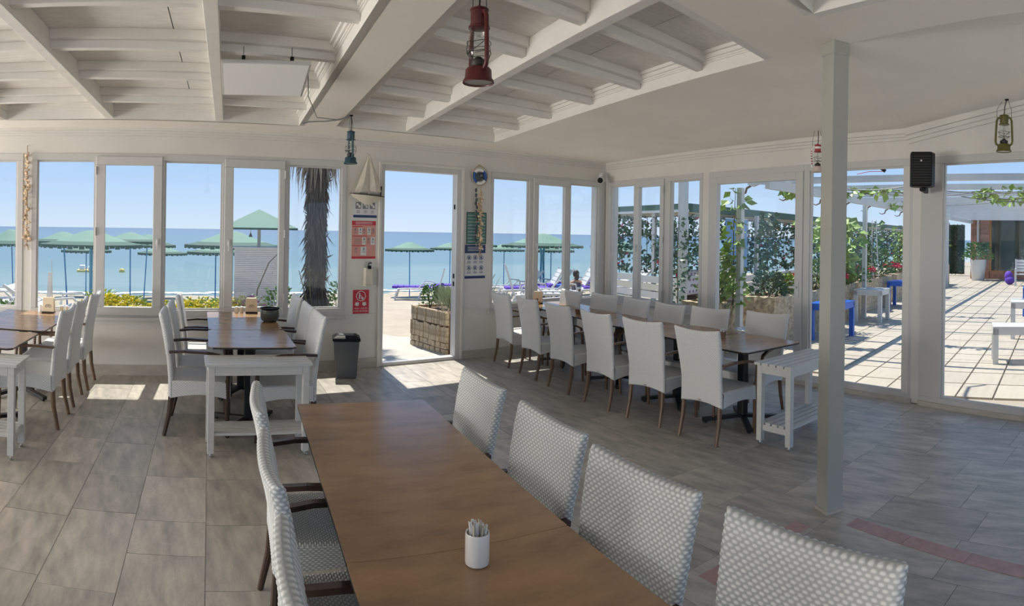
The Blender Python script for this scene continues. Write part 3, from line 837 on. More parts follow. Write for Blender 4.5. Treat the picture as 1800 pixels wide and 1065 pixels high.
table(.795, .753, 10.7, .69, 1.548, .735, 'brown dining table carrying the white toothpick cup, nearest to the camera', 'near brown tables', .004)
table(1.02, 5.06, 7.4, .69, .83, .735, 'brown dining table between the white slatted console and the table with the dark pot', 'tables by the palm window')
table(1.142, 6.08, 6.6, .68, 1.19, .735, 'brown dining table holding the dark pot and napkin holder against the window', 'tables by the palm window')
table(-1.16, 4.96, 8, .70, .74, .725, 'bluish reflecting dining table at the picture edge behind its white slatted console', 'tables under the shell garland')
table(-1.02, 5.98, 8, .76, 1.22, .735, 'dining table with sunlit corner and three shakers below the shell garland', 'tables under the shell garland')
table(4.642, 2.959, 10, .75, .74, .71, 'brown dining table at the console end of the corner row', 'tables of the corner row')
table(4.795, 3.826, 10, .73, 1.0, .712, 'brown dining table holding the small wooden cutlery box before the terrace door', 'tables of the corner row')
table(4.969, 4.816, 10, .73, 1.0, .71, 'brown dining table third from the post in the corner table row', 'tables of the corner row')
table(5.172, 5.969, 10, .73, 1.32, .71, 'dining table with cream napkin holder in the window corner', 'tables of the corner row')

# ------------------------------------------------------------------ slatted white consoles
def console(x, y, ang, w, d, h, label):
    t = thing('slatted_console', label, 'console table', (x, y, 0), -R(ang), 'white slatted consoles at the table ends')
    n = 5; g = .014; sw = (d + .03 - g * (n - 1)) / n
    slat = MB().box(-w / 2 - .02, w / 2 + .02, -sw / 2, sw / 2, h - .02, h).mesh('top_slat', M_WWOOD)
    for k in range(n): child('top_slat', slat, t, (0, -d / 2 - .015 + sw / 2 + k * (sw + g), 0))
    m = MB()
    for yy in (-d / 2 + .012, d / 2 - .012): m.box(-w / 2 + .05, w / 2 - .05, yy - .01, yy + .01, h - .085, h - .02)
    for xx in (-w / 2 + .012, w / 2 - .012): m.box(xx - .01, xx + .01, -d / 2 + .02, d / 2 - .02, h - .085, h - .02)
    m.build('apron', M_WWOOD, t)
    for sx in (-1, 1):
        for sy in (-1, 1):
            cx_, cy_ = sx * (w / 2 - .024), sy * (d / 2 - .024)
            lg = MB().box(cx_ - .024, cx_ + .024, cy_ - .024, cy_ + .024, .032, h - .02).build('leg', M_WWOOD, t, bevel=.003)
            MB().lathe([(.020, 0), (.022, .008), (.010, .014), (.008, .034)], 10, (cx_, cy_, 0)).build('levelling_foot', M_STEEL, lg, smooth=True)
    for xx in (-w / 2 + .03, w / 2 - .03): MB().box(xx - .012, xx + .012, -d / 2 + .04, d / 2 - .04, .115, .16).build('shelf_rail', M_WWOOD, t)
    n = 5; sw = (d - .02 - .02 * (n - 1)) / n
    slat = MB().box(-w / 2 + .02, w / 2 - .02, -sw / 2, sw / 2, .16, .178).mesh('shelf_slat', M_WWOOD)
    for k in range(n): child('shelf_slat', slat, t, (0, -d / 2 + .01 + sw / 2 + k * (sw + .02), 0))
    return t
console(.965, 4.475, 5, .74, .30, .68, 'white slatted console with lower shelf facing the near table, beside the dark pot tables')
console(-1.125, 4.42, 6, .72, .32, .68, 'white slatted console at the picture edge below the shell garland table')
console(4.555, 2.34, 7, .74, .33, .655, 'white slatted console beside the square post, at the end of the corner table row')

# ------------------------------------------------------------------ things on the tables
t = thing('toothpick_cup', 'white ceramic cup of paper-wrapped toothpicks on the near table', 'cup', (.925, 1.425, .735))
MB().lathe([(.028, 0), (.033, .004), (.034, .012), (.034, .085), (.0325, .089), (.030, .087), (.030, .03), (0, .03)], 28).build('cup', M_WCER, t, smooth=True)
for k in range(40):
    a = rnd.uniform(0, 6.28); r = rnd.uniform(0, .022); b = rnd.uniform(0, 6.28)
    p = Vector((r * math.cos(a), r * math.sin(a), .034)); q = p + Vector((math.cos(a) * .007 + math.cos(b) * .005, math.sin(a) * .007 + math.sin(b) * .005, rnd.uniform(.066, .084)))
    MB().beam(p, q, .007, .0012, up=(math.cos(b), math.sin(b), .1)).build('wrapped_toothpick', M_PALEP if k % 3 else M_CANV, t)

def napkin_holder(loc, rz, label, emblem=True):
    t = thing('napkin_holder', label, 'napkin holder', loc, rz, 'cream napkin holders')
    MB().box(-.066, .066, -.045, .045, 0, .014).build('foot', M_TOPE, t, bevel=.003)
    poly = [(-.064, .014), (.064, .014), (.060, .150), (.052, .164), (-.052, .164), (-.060, .150)]
    for yy in (-.030, .018):
        m = MB(); n = len(poly)
        m.add([(p[0], yy, p[1]) for p in poly] + [(p[0], yy + .012, p[1]) for p in poly], [tuple(range(n)), tuple(range(2 * n - 1, n - 1, -1))] + [(i, i + n, (i + 1) % n + n, (i + 1) % n) for i in range(n)])
        m.build('side_plate', M_CREAM, t, bevel=.003)
    MB().box(-.056, .056, -.016, .016, .014, .150).build('paper_napkins', M_PWHITE, t)
    if emblem:
        m = MB()
        for cx_ in (-.017, .017):
            m.tube([(cx_ + .013 * math.cos(a * math.pi / 8), -.0315, .072 + .011 * math.sin(a * math.pi / 8)) for a in range(17)], .0022, 6)
        m.tube([(-.022, -.0315, .088), (-.008, -.0315, .092), (0, -.0315, .086), (.008, -.0315, .092), (.022, -.0315, .088)], .002, 6)
        m.build('printed_emblem', M_PGREY, t)
    return t
napkin_holder((-.835, 6.47, .735), R(-6), 'cream napkin holder with twin ring emblem between shakers below the shell garland')
napkin_holder((1.347, 6.58, .735), R(-8), 'cream napkin holder with twin ring emblem behind the dark pot')
napkin_holder((5.13, 6.50, .71), R(-40), 'plain cream napkin holder in the window corner', False)
def shaker(loc, label, h=.075, r=.019, m=None):
    t = thing('condiment_shaker', label, 'shaker', loc, 0, 'table shakers')
    MB().lathe([(r, 0), (r, .004), (r * .93, h * .68), (r * .8, h * .75)], 14).build('body', m or M_CREAM, t, smooth=True)
    MB().lathe([(r * .82, h * .75), (r * .82, h * .93), (r * .5, h)], 14).build('cap', M_WCER, t, smooth=True)
    return t
shaker((-.700, 6.50, .735), 'small cream shaker beside the napkin holder, first of the pair below the garland', .076)
shaker((-.646, 6.505, .735), 'small cream shaker of the garland pair, nearer the wicker armchairs', .076)
shaker((-.93, 6.50, .735), 'pale glass shaker by the wall pier under the shell garland', .085, .021, M_WCER)
shaker((1.185, 6.60, .735), 'squat cream shaker on the window side of the palm table, farther from the napkin holder', .072, .022)
shaker((1.240, 6.595, .735), 'squat cream shaker next to the napkin holder on the palm table', .072, .022)
t = thing('serving_pot', 'dark hammered pot with dark rim and pale handle on the window table', 'pot', (1.405, 5.95, .735))
MB().lathe([(.055, 0), (.082, .012), (.094, .05), (.093, .095), (.086, .118), (.090, .124)], 24).build('body', M_POT, t, smooth=True)
MB().lathe([(.090, .122), (.098, .128), (.098, .138), (.088, .140), (.082, .128), (.078, .118), (0, .112)], 24).build('rim', M_BLKP, t, smooth=True)
MB().tube([(.094, 0, .125), (.118, 0, .115), (.120, 0, .07), (.098, 0, .045)], .006, 8).build('handle', M_STEEL, t, smooth=True)
def cutlery_box(loc, label):
    t = thing('cutlery_box', label, 'box', loc, R(20), 'small wooden boxes on the corner tables')
    w = .032
    MB().box(-.026, .026, -.026, .026, 0, .006).build('base', M_MWOOD, t)
    for k in range(4):
        a = k * math.pi / 2; M = Matrix.Rotation(a, 4, 'Z')
        MB().add([at(M, p) for p in ((-.026, -.026, .006), (.026, -.026, .006), (.031, -.033, .058), (-.031, -.033, .058), (-.026, -.022, .006), (.026, -.022, .006), (.031, -.029, .058), (-.031, -.029, .058))],
                 [(0, 1, 2, 3), (7, 6, 5, 4), (0, 3, 7, 4), (1, 5, 6, 2), (3, 2, 6, 7), (0, 4, 5, 1)]).build('side_board', M_MWOOD, t)
    for k in range(9):
        p = Vector((rnd.uniform(-.018, .018), rnd.uniform(-.018, .018), .01)); q = p + Vector((rnd.uniform(-.012, .012), rnd.uniform(-.012, .012), rnd.uniform(.065, .085)))
        MB().beam(p, q, .008, .002).build('paper_stick', M_PWHITE, t)
cutlery_box((4.86, 5.38, .71), 'small wooden box of paper sticks in the middle of the corner table row')
cutlery_box((4.70, 3.23, .712), 'small wooden box of paper sticks on the corner table nearest the post')
t = thing('napkin_stand', 'small wooden stand of sticks in front of the plain cream napkin holder', 'stand', (5.02, 6.38, .71), R(15))
MB().taper((0, 0, 0), (.06, .04), (0, 0, .05), (.07, .05)).build('cup', M_ORNG, t)
for k in range(5): MB().beam((-.02 + k * .01, 0, .05), (-.03 + k * .014, .004, .085), .006, .004).build('stick', M_MWOOD, t)

# ------------------------------------------------------------------ bin
t = thing('trash_bin', 'grey plastic trash bin with black lid under the red mask sign', 'bin', (2.425, 6.50, 0), R(-18))
MB().taper((0, 0, 0), (.23, .20, 0), (0, 0, .42), (.29, .25, 0)).build('body', M_GREYP, t, bevel=.012)
MB().taper((0, 0, .42), (.315, .275, 0), (0, 0, .455), (.305, .265, 0)).taper((0, 0, .455), (.29, .25, 0), (0, 0, .478), (.22, .18, 0)).build('lid', M_BLKP, t, bevel=.006)
MB().box(-.085, .085, -.06, .06, .478, .481).build('lid_label', M_GREYP, t)
# ------------------------------------------------------------------ hanging lanterns
def lantern(loc, rz, s, col, label, cap=None, tube=None, zc=2.83, hookdx=0, chim=None, stripe=None):
    """hurricane lantern; loc is the middle of its foot"""
    t = thing('hurricane_lantern', label, 'lantern', loc, rz, 'hurricane lanterns hung from the ceiling')
    k = s / .36
    L = lambda pr: [(r * k, z * k) for r, z in pr]
    MB().lathe(L([(.060, .012), (.064, .0), (.066, .004), (.064, .012), (.056, .022), (.054, .055), (.046, .064), (.030, .070)]), 22).build('oil_tank', col, t, smooth=True)
    MB().lathe(L([(.058, .006), (.045, .012), (.043, .008), (.025, .013), (.022, .009), (0, .012)]), 22).build('tank_underside', M_BRASS, t, smooth=True)
    MB().lathe(L([(.030, .070), (.034, .078), (.034, .092), (.020, .100), (.012, .108)]), 16).build('burner', M_WIRE, t, smooth=True)
    MB().lathe(L([(.030, .094), (.043, .115), (.046, .145), (.043, .185), (.033, .215), (.030, .225)]), 20).build('globe', M_LAMPGLASS, t, smooth=True)
    MB().lathe(L([(.031, .222), (.045, .226), (.045, .232), (.034, .238), (.036, .262), (.036, .296), (.040, .300), (.038, .306), (.010, .314), (.006, .322)]), 20).build('chimney', cap or col, t, smooth=True)
    if chim: MB().lathe(L([(.0365, .262), (.0375, .268), (.0375, .280), (.0365, .286)]), 20).build('chimney_band', chim, t, smooth=True)
    for sg in (-1, 1):
        m = MB().tube([(sg * x * k, 0, z * k) for x, z in ((.046, .052), (.066, .066), (.071, .09), (.066, .20), (.062, .262), (.052, .282), (.036, .286))], .0095 * k, 10)
        m.build('side_tube', tube or col, t, smooth=True)
        if tube is not None:
            for q in range(6):
                z = (.09 + q * .028) * k
                MB().tube([(sg * .0695 * k, 0, z), (sg * .0678 * k, 0, z + .012 * k)], .0102 * k, 10).build('painted_stripe', stripe, t, smooth=True)
    w = MB()
    for z in (.125, .165):
        w.tube([(.050 * k * math.cos(a * math.pi / 10), .050 * k * math.sin(a * math.pi / 10), z * k + .004 * math.sin(a)) for a in range(21)], .0016, 5)
    for sg in (-1, 1):
        w.tube([(sg * .05 * k, 0, .165 * k), (0, -.052 * k, .115 * k), (-sg * .05 * k, 0, .125 * k)], .0016, 5)
        w.tube([(0, sg * .050 * k, .165 * k), (0, sg * .056 * k, .13 * k), (0, sg * .040 * k, .09 * k)], .0016, 5)
    w.build('wire_guard', M_WIRE, t)
    MB().lathe(L([(.010, .222), (.012, .205), (.008, .196)]), 10).lathe(L([(.008, .196), (.019, .178), (.016, .163), (0, .157)]), 12).build('light_bulb', M_LAMPGLASS, t, smooth=True)
    top = zc - loc[2]
    h = MB().tube([(-.062 * k, 0, .262 * k), (-.060 * k, 0, .36 * k), (-.04 * k + hookdx, 0, top - .02)], .0018, 5)
    h.tube([(.062 * k, 0, .262 * k), (.058 * k, 0, .36 * k), (.012 + hookdx, 0, top - .015)], .0018, 5)
    h.build('bail_wire', M_WIRE, t)
    MB().tube([(0, 0, .318 * k), (.004, .004, .318 * k + (top - .318 * k) * .5), (hookdx, 0, top)], .0042, 6).lathe([(.014, top - .012), (.018, top - .002), (.018, top)], 10, (hookdx, 0, 0)).build('hook_cable', M_BLKP, t, smooth=True)
    return t
lantern((1.475, 2.325, 2.318), R(-33 - 62), .392, M_REDL, 'large dark red hurricane lantern hanging in front of the coffers', zc=2.835)
lantern((2.105, 5.60, 2.30), R(-20 - 75), .37, M_BLUL, 'weathered blue hurricane lantern on a loose cable above the sailboat', zc=2.775)
lantern((5.765, 2.79, 2.335), R(-64 - 8), .335, M_PINKC, 'red and white striped hurricane lantern half hidden behind the square post', cap=M_REDB, tube=M_WCER, zc=2.80, chim=M_WCER, stripe=M_REDB)
lantern((4.94, .735, 2.37), R(-80 - 6), .35, M_OLIL, 'olive green hurricane lantern above the glazed wall, beyond the black loudspeaker', zc=2.80, hookdx=.02)
t = thing('lantern_cable', 'thin grey cable strung along the ceiling to the blue lantern', 'cable', (0, 0, 0))
MB().tube([(1.79, 6.20, 2.768), (1.80, 6.02, 2.755), (1.93, 5.85, 2.742), (2.03, 5.72, 2.745), (2.10, 5.61, 2.772)], .006, 6).build('cable', M_GREYP, t)

# LED panel hung under the left coffers
t = thing('led_panel', 'white square ceiling light panel hanging tilted below the coffers', 'ceiling light', (.935, 4.235, 2.70))
t.rotation_euler = (R(-9), 0, R(-10))
MB().box(-.30, .30, -.29, .29, 0, .022).build('housing', M_PVC, t, bevel=.003)
MB().box(-.285, .285, -.275, .275, -.003, 0).build('diffuser', M_ACRY, t)
for xx in (-.15, .17):
    MB().box(xx - .012, xx + .012, -.30, -.27, .022, .046).box(xx - .002, xx + .002, -.287, -.283, .05, .115).build('bracket', M_BLKP, t)
MB().tube([(.30, -.1, .012), (.36, .4, .05), (.55, 1.3, .20), (.84, 1.80, .36)], .004, 5).build('feed_cable', M_GREYP, t)

# ------------------------------------------------------------------ on the doorway wall
YW = D - .002
def plate(m, x0, x1, z0, z1, y=-.0012): return m.box(x0, x1, y - .0006, y, z0, z1)
t = thing('hygiene_poster', 'white pictogram poster with navy band, half behind the model sailboat', 'poster', (2.78, YW, 1.79))
MB().box(-.155, .155, -.001, 0, 0, .31).build('sheet', M_PWHITE, t)
plate(MB(), -.153, .153, .020, .052).build('navy_band', M_PNAVY, t)
m = MB()
for k in range(3):
    x = -.09 + .092 * k
    plate(m, x - .035, x + .035, .125, .205)
    for q in range(3): plate(m, x - .02, x + .02, .075 + q * .013, .081 + q * .013)
    plate(m, x - .03, x + .03, .235, .240); plate(m, x - .025, x + .025, .248, .253)
m.build('pictogram', M_PGREY, t, kind='stuff')
m = MB()
for k in range(3):
    x = -.09 + .092 * k
    m.ball((x - .008, -.002, .178), .016, 8, 5, (1, .15, 1)); m.ball((x + .016, -.002, .15), .014, 8, 5, (1, .15, 1)); plate(m, x - .012, x + .026, .162, .170, -.0025)
m.build('pictogram_ink', M_PWHITE, t, kind='stuff')
t = thing('safety_poster', 'red and salmon safety notice with rows of pictograms above the soap dispenser', 'poster', (2.768, YW, 1.315))
MB().box(-.155, .155, -.001, 0, 0, .455).build('sheet', M_PPINK, t)
for b in ((-.155, .155, .405, .455), (-.155, .155, 0, .028), (-.15, -.02, .382, .391), (-.15, .04, .268, .277), (-.15, .02, .152, .161)): plate(MB(), *b).build('red_band', M_PRED, t)
m = MB()
for x0, x1, z0, z1 in ((-.07, -.022, .29, .375), (.044, .09, .29, .375), (-.02, .025, .168, .262), (.09, .145, .168, .262), (-.04, .035, .04, .146)): plate(m, x0, x1, z0, z1)
for z in (.418, .436): plate(m, -.11, .11, z, z + .006, -.0025)
m.build('white_field', M_PWHITE, t, kind='stuff')
m = MB()
for x, z in ((-.112, .35), (-.046, .35), (.0, .35), (.067, .35), (.12, .35), (.003, .235), (.06, .235), (.118, .235), (-.10, .12), (.0, .12)):
    m.ball((x, -.003, z + .010), .008, 8, 4, (1, .2, 1)); plate(m, x - .010, x + .010, z - .012, z + .003, -.0028)
    for q in range(3): plate(m, x - .017, x + .017, z - .026 - q * .009, z - .023 - q * .009, -.0028)
for q in range(5): plate(m, -.12, -.04, .18 + q * .014, .184 + q * .014, -.0028)
m.build('pictogram', M_PGREY, t, kind='stuff')
t = thing('waste_sign', 'red sign with white bin pictogram and gloves above the grey trash bin', 'sign', (2.743, YW, .655))
MB().box(-.104, .104, -.002, 0, 0, .285).build('panel', M_PRED, t)
m = MB().tube([(.058 * math.cos(a * math.pi / 14), -.003, .212 + .058 * math.sin(a * math.pi / 14)) for a in range(29)], .0045, 6)
m.ball((-.018, -.003, .238), .011, 10, 5, (1, .25, 1)); plate(m, -.028, -.010, .178, .226, -.0025); m.beam((-.012, -.003, .22), (.016, -.003, .205), .002, .008)
m.taper((.018, -.003, .170), (.022, .002), (.018, -.003, .198), (.032, .002))
m.build('bin_pictogram', M_PWHITE, t)
for sg in (-1, 1):
    m = MB(); cx_ = sg * .046 - .004
    m.ball((cx_, -.003, .112), .024, 12, 6, (1, .12, .85))
    for q in range(4): m.beam((cx_ - sg * .012 + sg * q * .009, -.003, .118), (cx_ - sg * .022 + sg * q * .015, -.003, .142 - abs(q - 1.5) * .004), .002, .0075)
    m.beam((cx_ + sg * .014, -.003, .105), (cx_ + sg * .032, -.003, .112), .002, .008)
    m.build('glove_pictogram', M_PWHITE, t)
words('MASKE - ELDİVEN', .0215, (0, -.0028, .062), t, M_PWHITE)
words('ATIK KUTUSU', .0300, (0, -.0028, .030), t, M_PWHITE)
t = thing('soap_dispenser', 'cream wall soap dispenser with black pump below the red and salmon notice', 'dispenser', (2.818, YW, 1.0))
MB().taper((0, -.04, 0), (.105, .08), (0, -.035, .21), (.095, .07)).build('body', M_CANV, t, bevel=.01)
MB().box(-.058, .052, -.10, 0, -.012, .004).build('drip_tray', M_CANV, t, bevel=.004)
MB().taper((-.002, -.03, .21), (.085, .06), (-.002, -.03, .285), (.07, .05)).build('refill_bottle', M_LAMPGLASS, t, bevel=.008)
MB().box(-.02, .022, -.078, -.06, .195, .235).tube([(0, -.045, .23), (0, -.045, .262), (.03, -.07, .268)], .008, 8).build('pump', M_BLKP, t, bevel=.003)

# model sailboat
t = thing('model_sailboat', 'cream wooden model sailboat hung over the white poster beside the doorway', 'model boat', (2.78, D - .085, 1.955))
hull = [(-.235, .135, .0), (-.20, .10, .03), (-.05, .015, .055), (.02, .0, .055), (.06, .03, .05), (.19, .085, .03), (.215, .105, 0)]
m = MB(); n = len(hull)
top = [(x, .138 - .03 * (x + .235) / .45) for x, z, w in hull]
m.v = []
for i, (x, z, w) in enumerate(hull): m.v += [(x, -w, top[i][1]), (x, -w * .45, (z + top[i][1]) / 2 - .01), (x, 0, z), (x, w * .45, (z + top[i][1]) / 2 - .01), (x, w, top[i][1])]
for i in range(n - 1):
    for k in range(4): a = i * 5 + k; m.f.append((a, a + 5, a + 6, a + 1))
    m.f.append((i * 5 + 4, i * 5 + 9, i * 5 + 5, i * 5))
m.build('hull', M_HULL, t, smooth=True)
m = MB()
for i in range(n - 1): m.beam((hull[i][0], -hull[i][2] - .001, top[i][1]), (hull[i + 1][0], -hull[i + 1][2] - .001, top[i + 1][1]), .008, .012)
m.build('gunwale', M_DWOOD, t)
MB().tube([(.01, 0, .11), (.012, 0, .615)], [.006, .004], 8).build('mast', M_HULL, t)
def sail(pts, name):
    m = MB(); c = sum((Vector(p) for p in pts), Vector()) / len(pts); c.y -= .022
    m.v = [tuple(p) for p in pts] + [tuple(c)]
    m.f = [(i, (i + 1) % len(pts), len(pts)) for i in range(len(pts))]
    o = m.build(name, M_CANV, t); sd = o.modifiers.new('cloth', 'SOLIDIFY'); sd.thickness = .003; return o
sail([(.0, -.008, .60), (.004, -.008, .175), (-.10, -.02, .155), (-.17, -.008, .165)], 'jib_sail')
sail([(.018, -.008, .58), (.018, -.008, .175), (.10, -.02, .16), (.17, -.008, .165)], 'main_sail')
MB().box(-.10, .0, -.012, .012, .128, .150).box(.02, .15, -.012, .012, .118, .142).build('cabin', M_PGREY, t)
MB().beam((.165, 0, .12), (.172, 0, .235), .008, .014).build('stern_flag', M_BLKP, t)
r = MB()
for a, b in (((-.225, 0, .14), (.012, 0, .61)), ((-.17, 0, .165), (.008, 0, .605)), ((.205, 0, .11), (.014, 0, .61)), ((.20, 0, .19), (.014, 0, .56))): r.tube([a, b], .0016, 5)
r.build('rigging', M_ROPE, t)
MB().beam((0.012, .0, .60), (.012, .083, .63), .004, .004).build('wall_hook', M_STEEL, t)

# life buoy with shell garland, and the garland on the left pier
t = thing('decorative_lifebuoy', 'small white and blue lifebuoy ornament above the shell garland on the doorway pier', 'lifebuoy', (4.385, D - .028, 2.39))
for k in range(8):
    a0 = k * math.pi / 4 + .2; pts = [(.088 * math.cos(a0 + q * math.pi / 16), 0, .088 * math.sin(a0 + q * math.pi / 16)) for q in range(5)]
    MB().tube(pts, .026, 10).build('ring_section', M_LIFEB if k in (0, 3, 4, 7) else M_WCER, t, smooth=True)
MB().tube([(.12 * math.cos(a * math.pi / 12), -.01, .012 + .128 * math.sin(a * math.pi / 12)) for a in range(25)], .006, 6).tube([(-.05, 0, .125), (0, 0, .16), (.05, 0, .125)], .005, 6).build('rope', M_ROPE, t)
m = MB()
for k in range(12): m.ball((rnd.uniform(-.045, .045), -.02, rnd.uniform(-.06, .06)), rnd.uniform(.012, .022), 8, 5)
m.build('shell_cluster', M_DSHELL, t, smooth=True)
def garland(x, z0, z1, label, n, dark=0, yoff=.035):
    t = thing('shell_garland', label, 'garland', (x, D - yoff, z1))
    L = z1 - z0
    MB().tube([(0, 0, 0), (.006, 0, -L * .4), (.004, 0, -L)], .005, 6).build('cord', M_ROPE, t)
    MB().beam((0, 0, -.003), (0, yoff, .002), .006, .006).build('nail', M_STEEL, t)
    for k in range(n):
        z = -.10 * (1 if dark == 0 else .4) - (L - .1) * (k + .5) / n
        m = MB(); a = rnd.uniform(0, 6.3); r = rnd.uniform(.016, .030)
        M = frame((rnd.uniform(-.022, .022), rnd.uniform(-.02, .006), z), a, rnd.uniform(-1, 1))
        if k % 3: m.lathe([(0, 0), (r * .55, r * .25), (r, r * .9), (r * .93, r * 1.0), (0, r * .55)], 9, M=M)
        else: m.lathe([(0, 0), (r * .5, r * .3), (r * .42, r * .8), (r * .58, r * 1.0), (r * .3, r * 1.8), (0, r * 2.4)], 8, M=M)
        m.build('shell', M_DSHELL if dark and k % 5 == 0 else M_SHELL, t, smooth=True)
    m = MB()
    for k in range(16): m.tube([(0, 0, -L), (rnd.uniform(-.04, .04), rnd.uniform(-.01, .01), -L - rnd.uniform(.03, .08))], .002, 4)
    m.build('tassel', M_ROPE, t)
    return t
garland(-1.146, 1.46, 2.56, 'long shell garland hanging on the narrow pier between the two sea windows', 46)
garland(4.385, 1.40, 2.27, 'shell garland hanging from the lifebuoy over the green poster', 42, yoff=.06)
t = thing('shell_strand', 'short dark shell strand hanging beside the shell garland below the lifebuoy', 'garland', (4.325, D - .05, 2.27))
MB().tube([(.03, 0, 0), (0, 0, -.05), (.01, 0, -.80)], .004, 6).build('cord', M_ROPE, t)
MB().beam((.03, 0, 0), (.03, .05, .004), .006, .006).build('nail', M_STEEL, t)
for k in range(13): MB().ball((rnd.uniform(-.012, .016), 0, -.06 - k * .055 - rnd.uniform(0, .02)), .019, 8, 5, (1, .7, 1.5)).build('dark_shell', M_DSHELL, t, smooth=True)
t = thing('beach_rules_poster', 'dark green list poster behind the shell garland', 'poster', (4.365, YW, 1.50))
MB().box(-.155, .155, -.001, 0, 0, .42).build('sheet', M_PGREEN, t)
m = MB()
for k in range(9): plate(m, -.135, .135, .03 + k * .043, .036 + k * .043)
m.build('printed_row', M_PWHITE, t)
m = MB().box(-.155, .155, -.003, -.001, 0, .006).box(-.155, .155, -.003, -.001, .414, .42).box(-.155, -.149, -.003, -.001, .006, .414).box(.149, .155, -.003, -.001, .006, .414)
m.build('border', M_BLKP, t)
t = thing('mask_poster', 'pale poster of six round pictograms with navy header under the green list', 'poster', (4.352, YW, 1.045))
MB().box(-.16, .16, -.001, 0, 0, .445).build('sheet', M_PWHITE, t)
for b in ((-.16, .16, .335, .445), (-.16, .16, 0, .035)): plate(MB(), *b).build('navy_band', M_PNAVY, t)
m = MB()
for k in range(6):
    x = -.095 + (k % 3) * .095; z = .275 - (k // 3) * .135
    m.tube([(x + .030 * math.cos(a * math.pi / 8), -.002, z + .030 * math.sin(a * math.pi / 8)) for a in range(17)], .003, 5)
    m.ball((x, -.002, z + .008), .012, 8, 4, (1, .2, 1)); m.box(x - .014, x + .014, -.0025, -.001, z - .016, z - .002)
    for q in range(3): plate(m, x - .028, x + .028, z - .052 - q * .010, z - .048 - q * .010)
m.build('pictogram', M_PNAVY, t, kind='stuff')
m = MB().ball((.115, -.003, .39), .016, 10, 5, (1, .15, 1))
for q in range(3): plate(m, -.12, .06, .365 + q * .022, .372 + q * .022, -.0025)
m.build('white_print', M_PWHITE, t, kind='stuff')

# security camera in the corner, loudspeaker at the terrace corner
t = thing('security_camera', 'white bullet security camera with black lens high in the window corner', 'camera', (6.48, 6.72, 2.50), R(-50))
MB().lathe([(.045, 0), (.045, .012), (.02, .02), (.018, .08)], 14, M=frame((0, .13, .055), 0, R(90))).build('wall_mount', M_WPAINT, t, smooth=True)
MB().lathe([(.030, -.02), (.046, 0), (.052, .05), (.052, .15)], 16, M=frame((0, .06, -.015), 0, R(97))).build('housing', M_WPAINT, t, smooth=True)
MB().lathe([(.044, .0), (.040, .008), (0, .010)], 16, M=frame((0, -.0895, -.0335), 0, R(97))).build('lens', M_BLKP, t, smooth=True)
t = thing('wall_speaker', 'black loudspeaker on a bracket at the corner post of the terrace glazing', 'speaker', (5.42, 1.56, 2.13), R(-80))
MB().prism([(-.095, -.09), (.095, -.09), (.118, .02), (.085, .10), (-.085, .10), (-.118, .02)], 0, .315).build('cabinet', M_BLKP, t, bevel=.012)
m = MB()
for k in range(11): m.box(-.088, .088, -.0935, -.0905, .03 + k * .024, .036 + k * .024)
m.build('grille', M_BLK, t)
MB().box(-.008, .008, -.0965, -.0935, .225, .240).build('badge', M_CHR, t)
MB().box(-.03, .03, .05, .20, -.03, -.004).box(-.02, .02, .19, .40, -.03, .06).build('bracket', M_BLKP, t, bevel=.004)
# ------------------------------------------------------------------ beach and sea
def heightgrid(name, x0, x1, y0, y1, nx, ny, fz, m, kind='structure'):
    mb = MB()
    for j in range(ny + 1):
        for i in range(nx + 1):
            x = x0 + (x1 - x0) * i / nx; y = y0 + (y1 - y0) * j / ny
            mb.v.append((x, y, fz(x, y)))
    for j in range(ny):
        for i in range(nx): a = j * (nx + 1) + i; mb.f.append((a, a + 1, a + nx + 2, a + nx + 1))
    o = mb.build(name, m, smooth=True); o['kind'] = kind
    return o
def sf(x, y):
    b = .035 * math.sin(x * 1.7 + 1.3 * math.sin(y * .9)) * math.sin(y * 1.3 + .7 * math.sin(x * .8)) + .018 * math.sin(x * 4.1 + y * 2.3) * math.sin(y * 3.7 - x * 1.2)
    return sandz(y) - .02 + b * min(1, max(0, (y - 8.8) / 2)) - .04 * (y < 8.8)
heightgrid('beach_ground', -30, 46, 7.1, 36, 150, 120, sf, M_SAND)
heightgrid('sea', -4200, 4200, 28.2, 6500, 1, 1, lambda x, y: -1.47, M_SEA)
# broken foam along the waterline
mb = MB()
for k in range(420):
    x = -26 + k * .16; y = 28.9 + .35 * math.sin(x * .6) + .25 * math.sin(x * 1.7) + rnd.uniform(-.1, .1)
    L = rnd.uniform(.2, .6); w = rnd.uniform(.10, .42)
    mb.ball((x, y, -1.455), 1, 7, 3, (L, w, .035 + .05 * rnd.random()))
foam = mb.build('sea_foam', MATS['white_petal'], smooth=True)
tag(foam, 'white foam of small waves breaking along the waterline', 'sea foam', kind='stuff')
mb = MB().prism([(-30, -14), (70, -14), (70, 7.15), (-30, 7.15)], -.30, -.14)
o = mb.build('outside_ground', M_CONC); o['kind'] = 'structure'
pth = [(2.3, 7.05), (4.6, 7.05), (4.6, 8.6), (4.2, 9.02), (4.05, 9.35), (3.4, 9.75), (2.6, 9.95), (2.3, 9.9)]
o = MB().prism(pth, -.2, -.045).build('path', M_CONC); o['kind'] = 'structure'
# planting bed under the sea windows
o = MB().prism([(-4, 7.12), (2.25, 7.12), (2.25, 7.3), (3.0, 9.9), (3.75, 10.25), (3.6, 10.9), (2.4, 10.7), (1.8, 9.1), (-4, 9.1)], -.3, .12).build('flower_bed_ground', M_SOIL); o['kind'] = 'structure'
o = MB().prism([(-4, 9.0), (1.8, 9.0), (1.8, 9.2), (-4, 9.2)], -.3, .20).build('bed_kerb_trim', M_CONC); o['kind'] = 'structure'

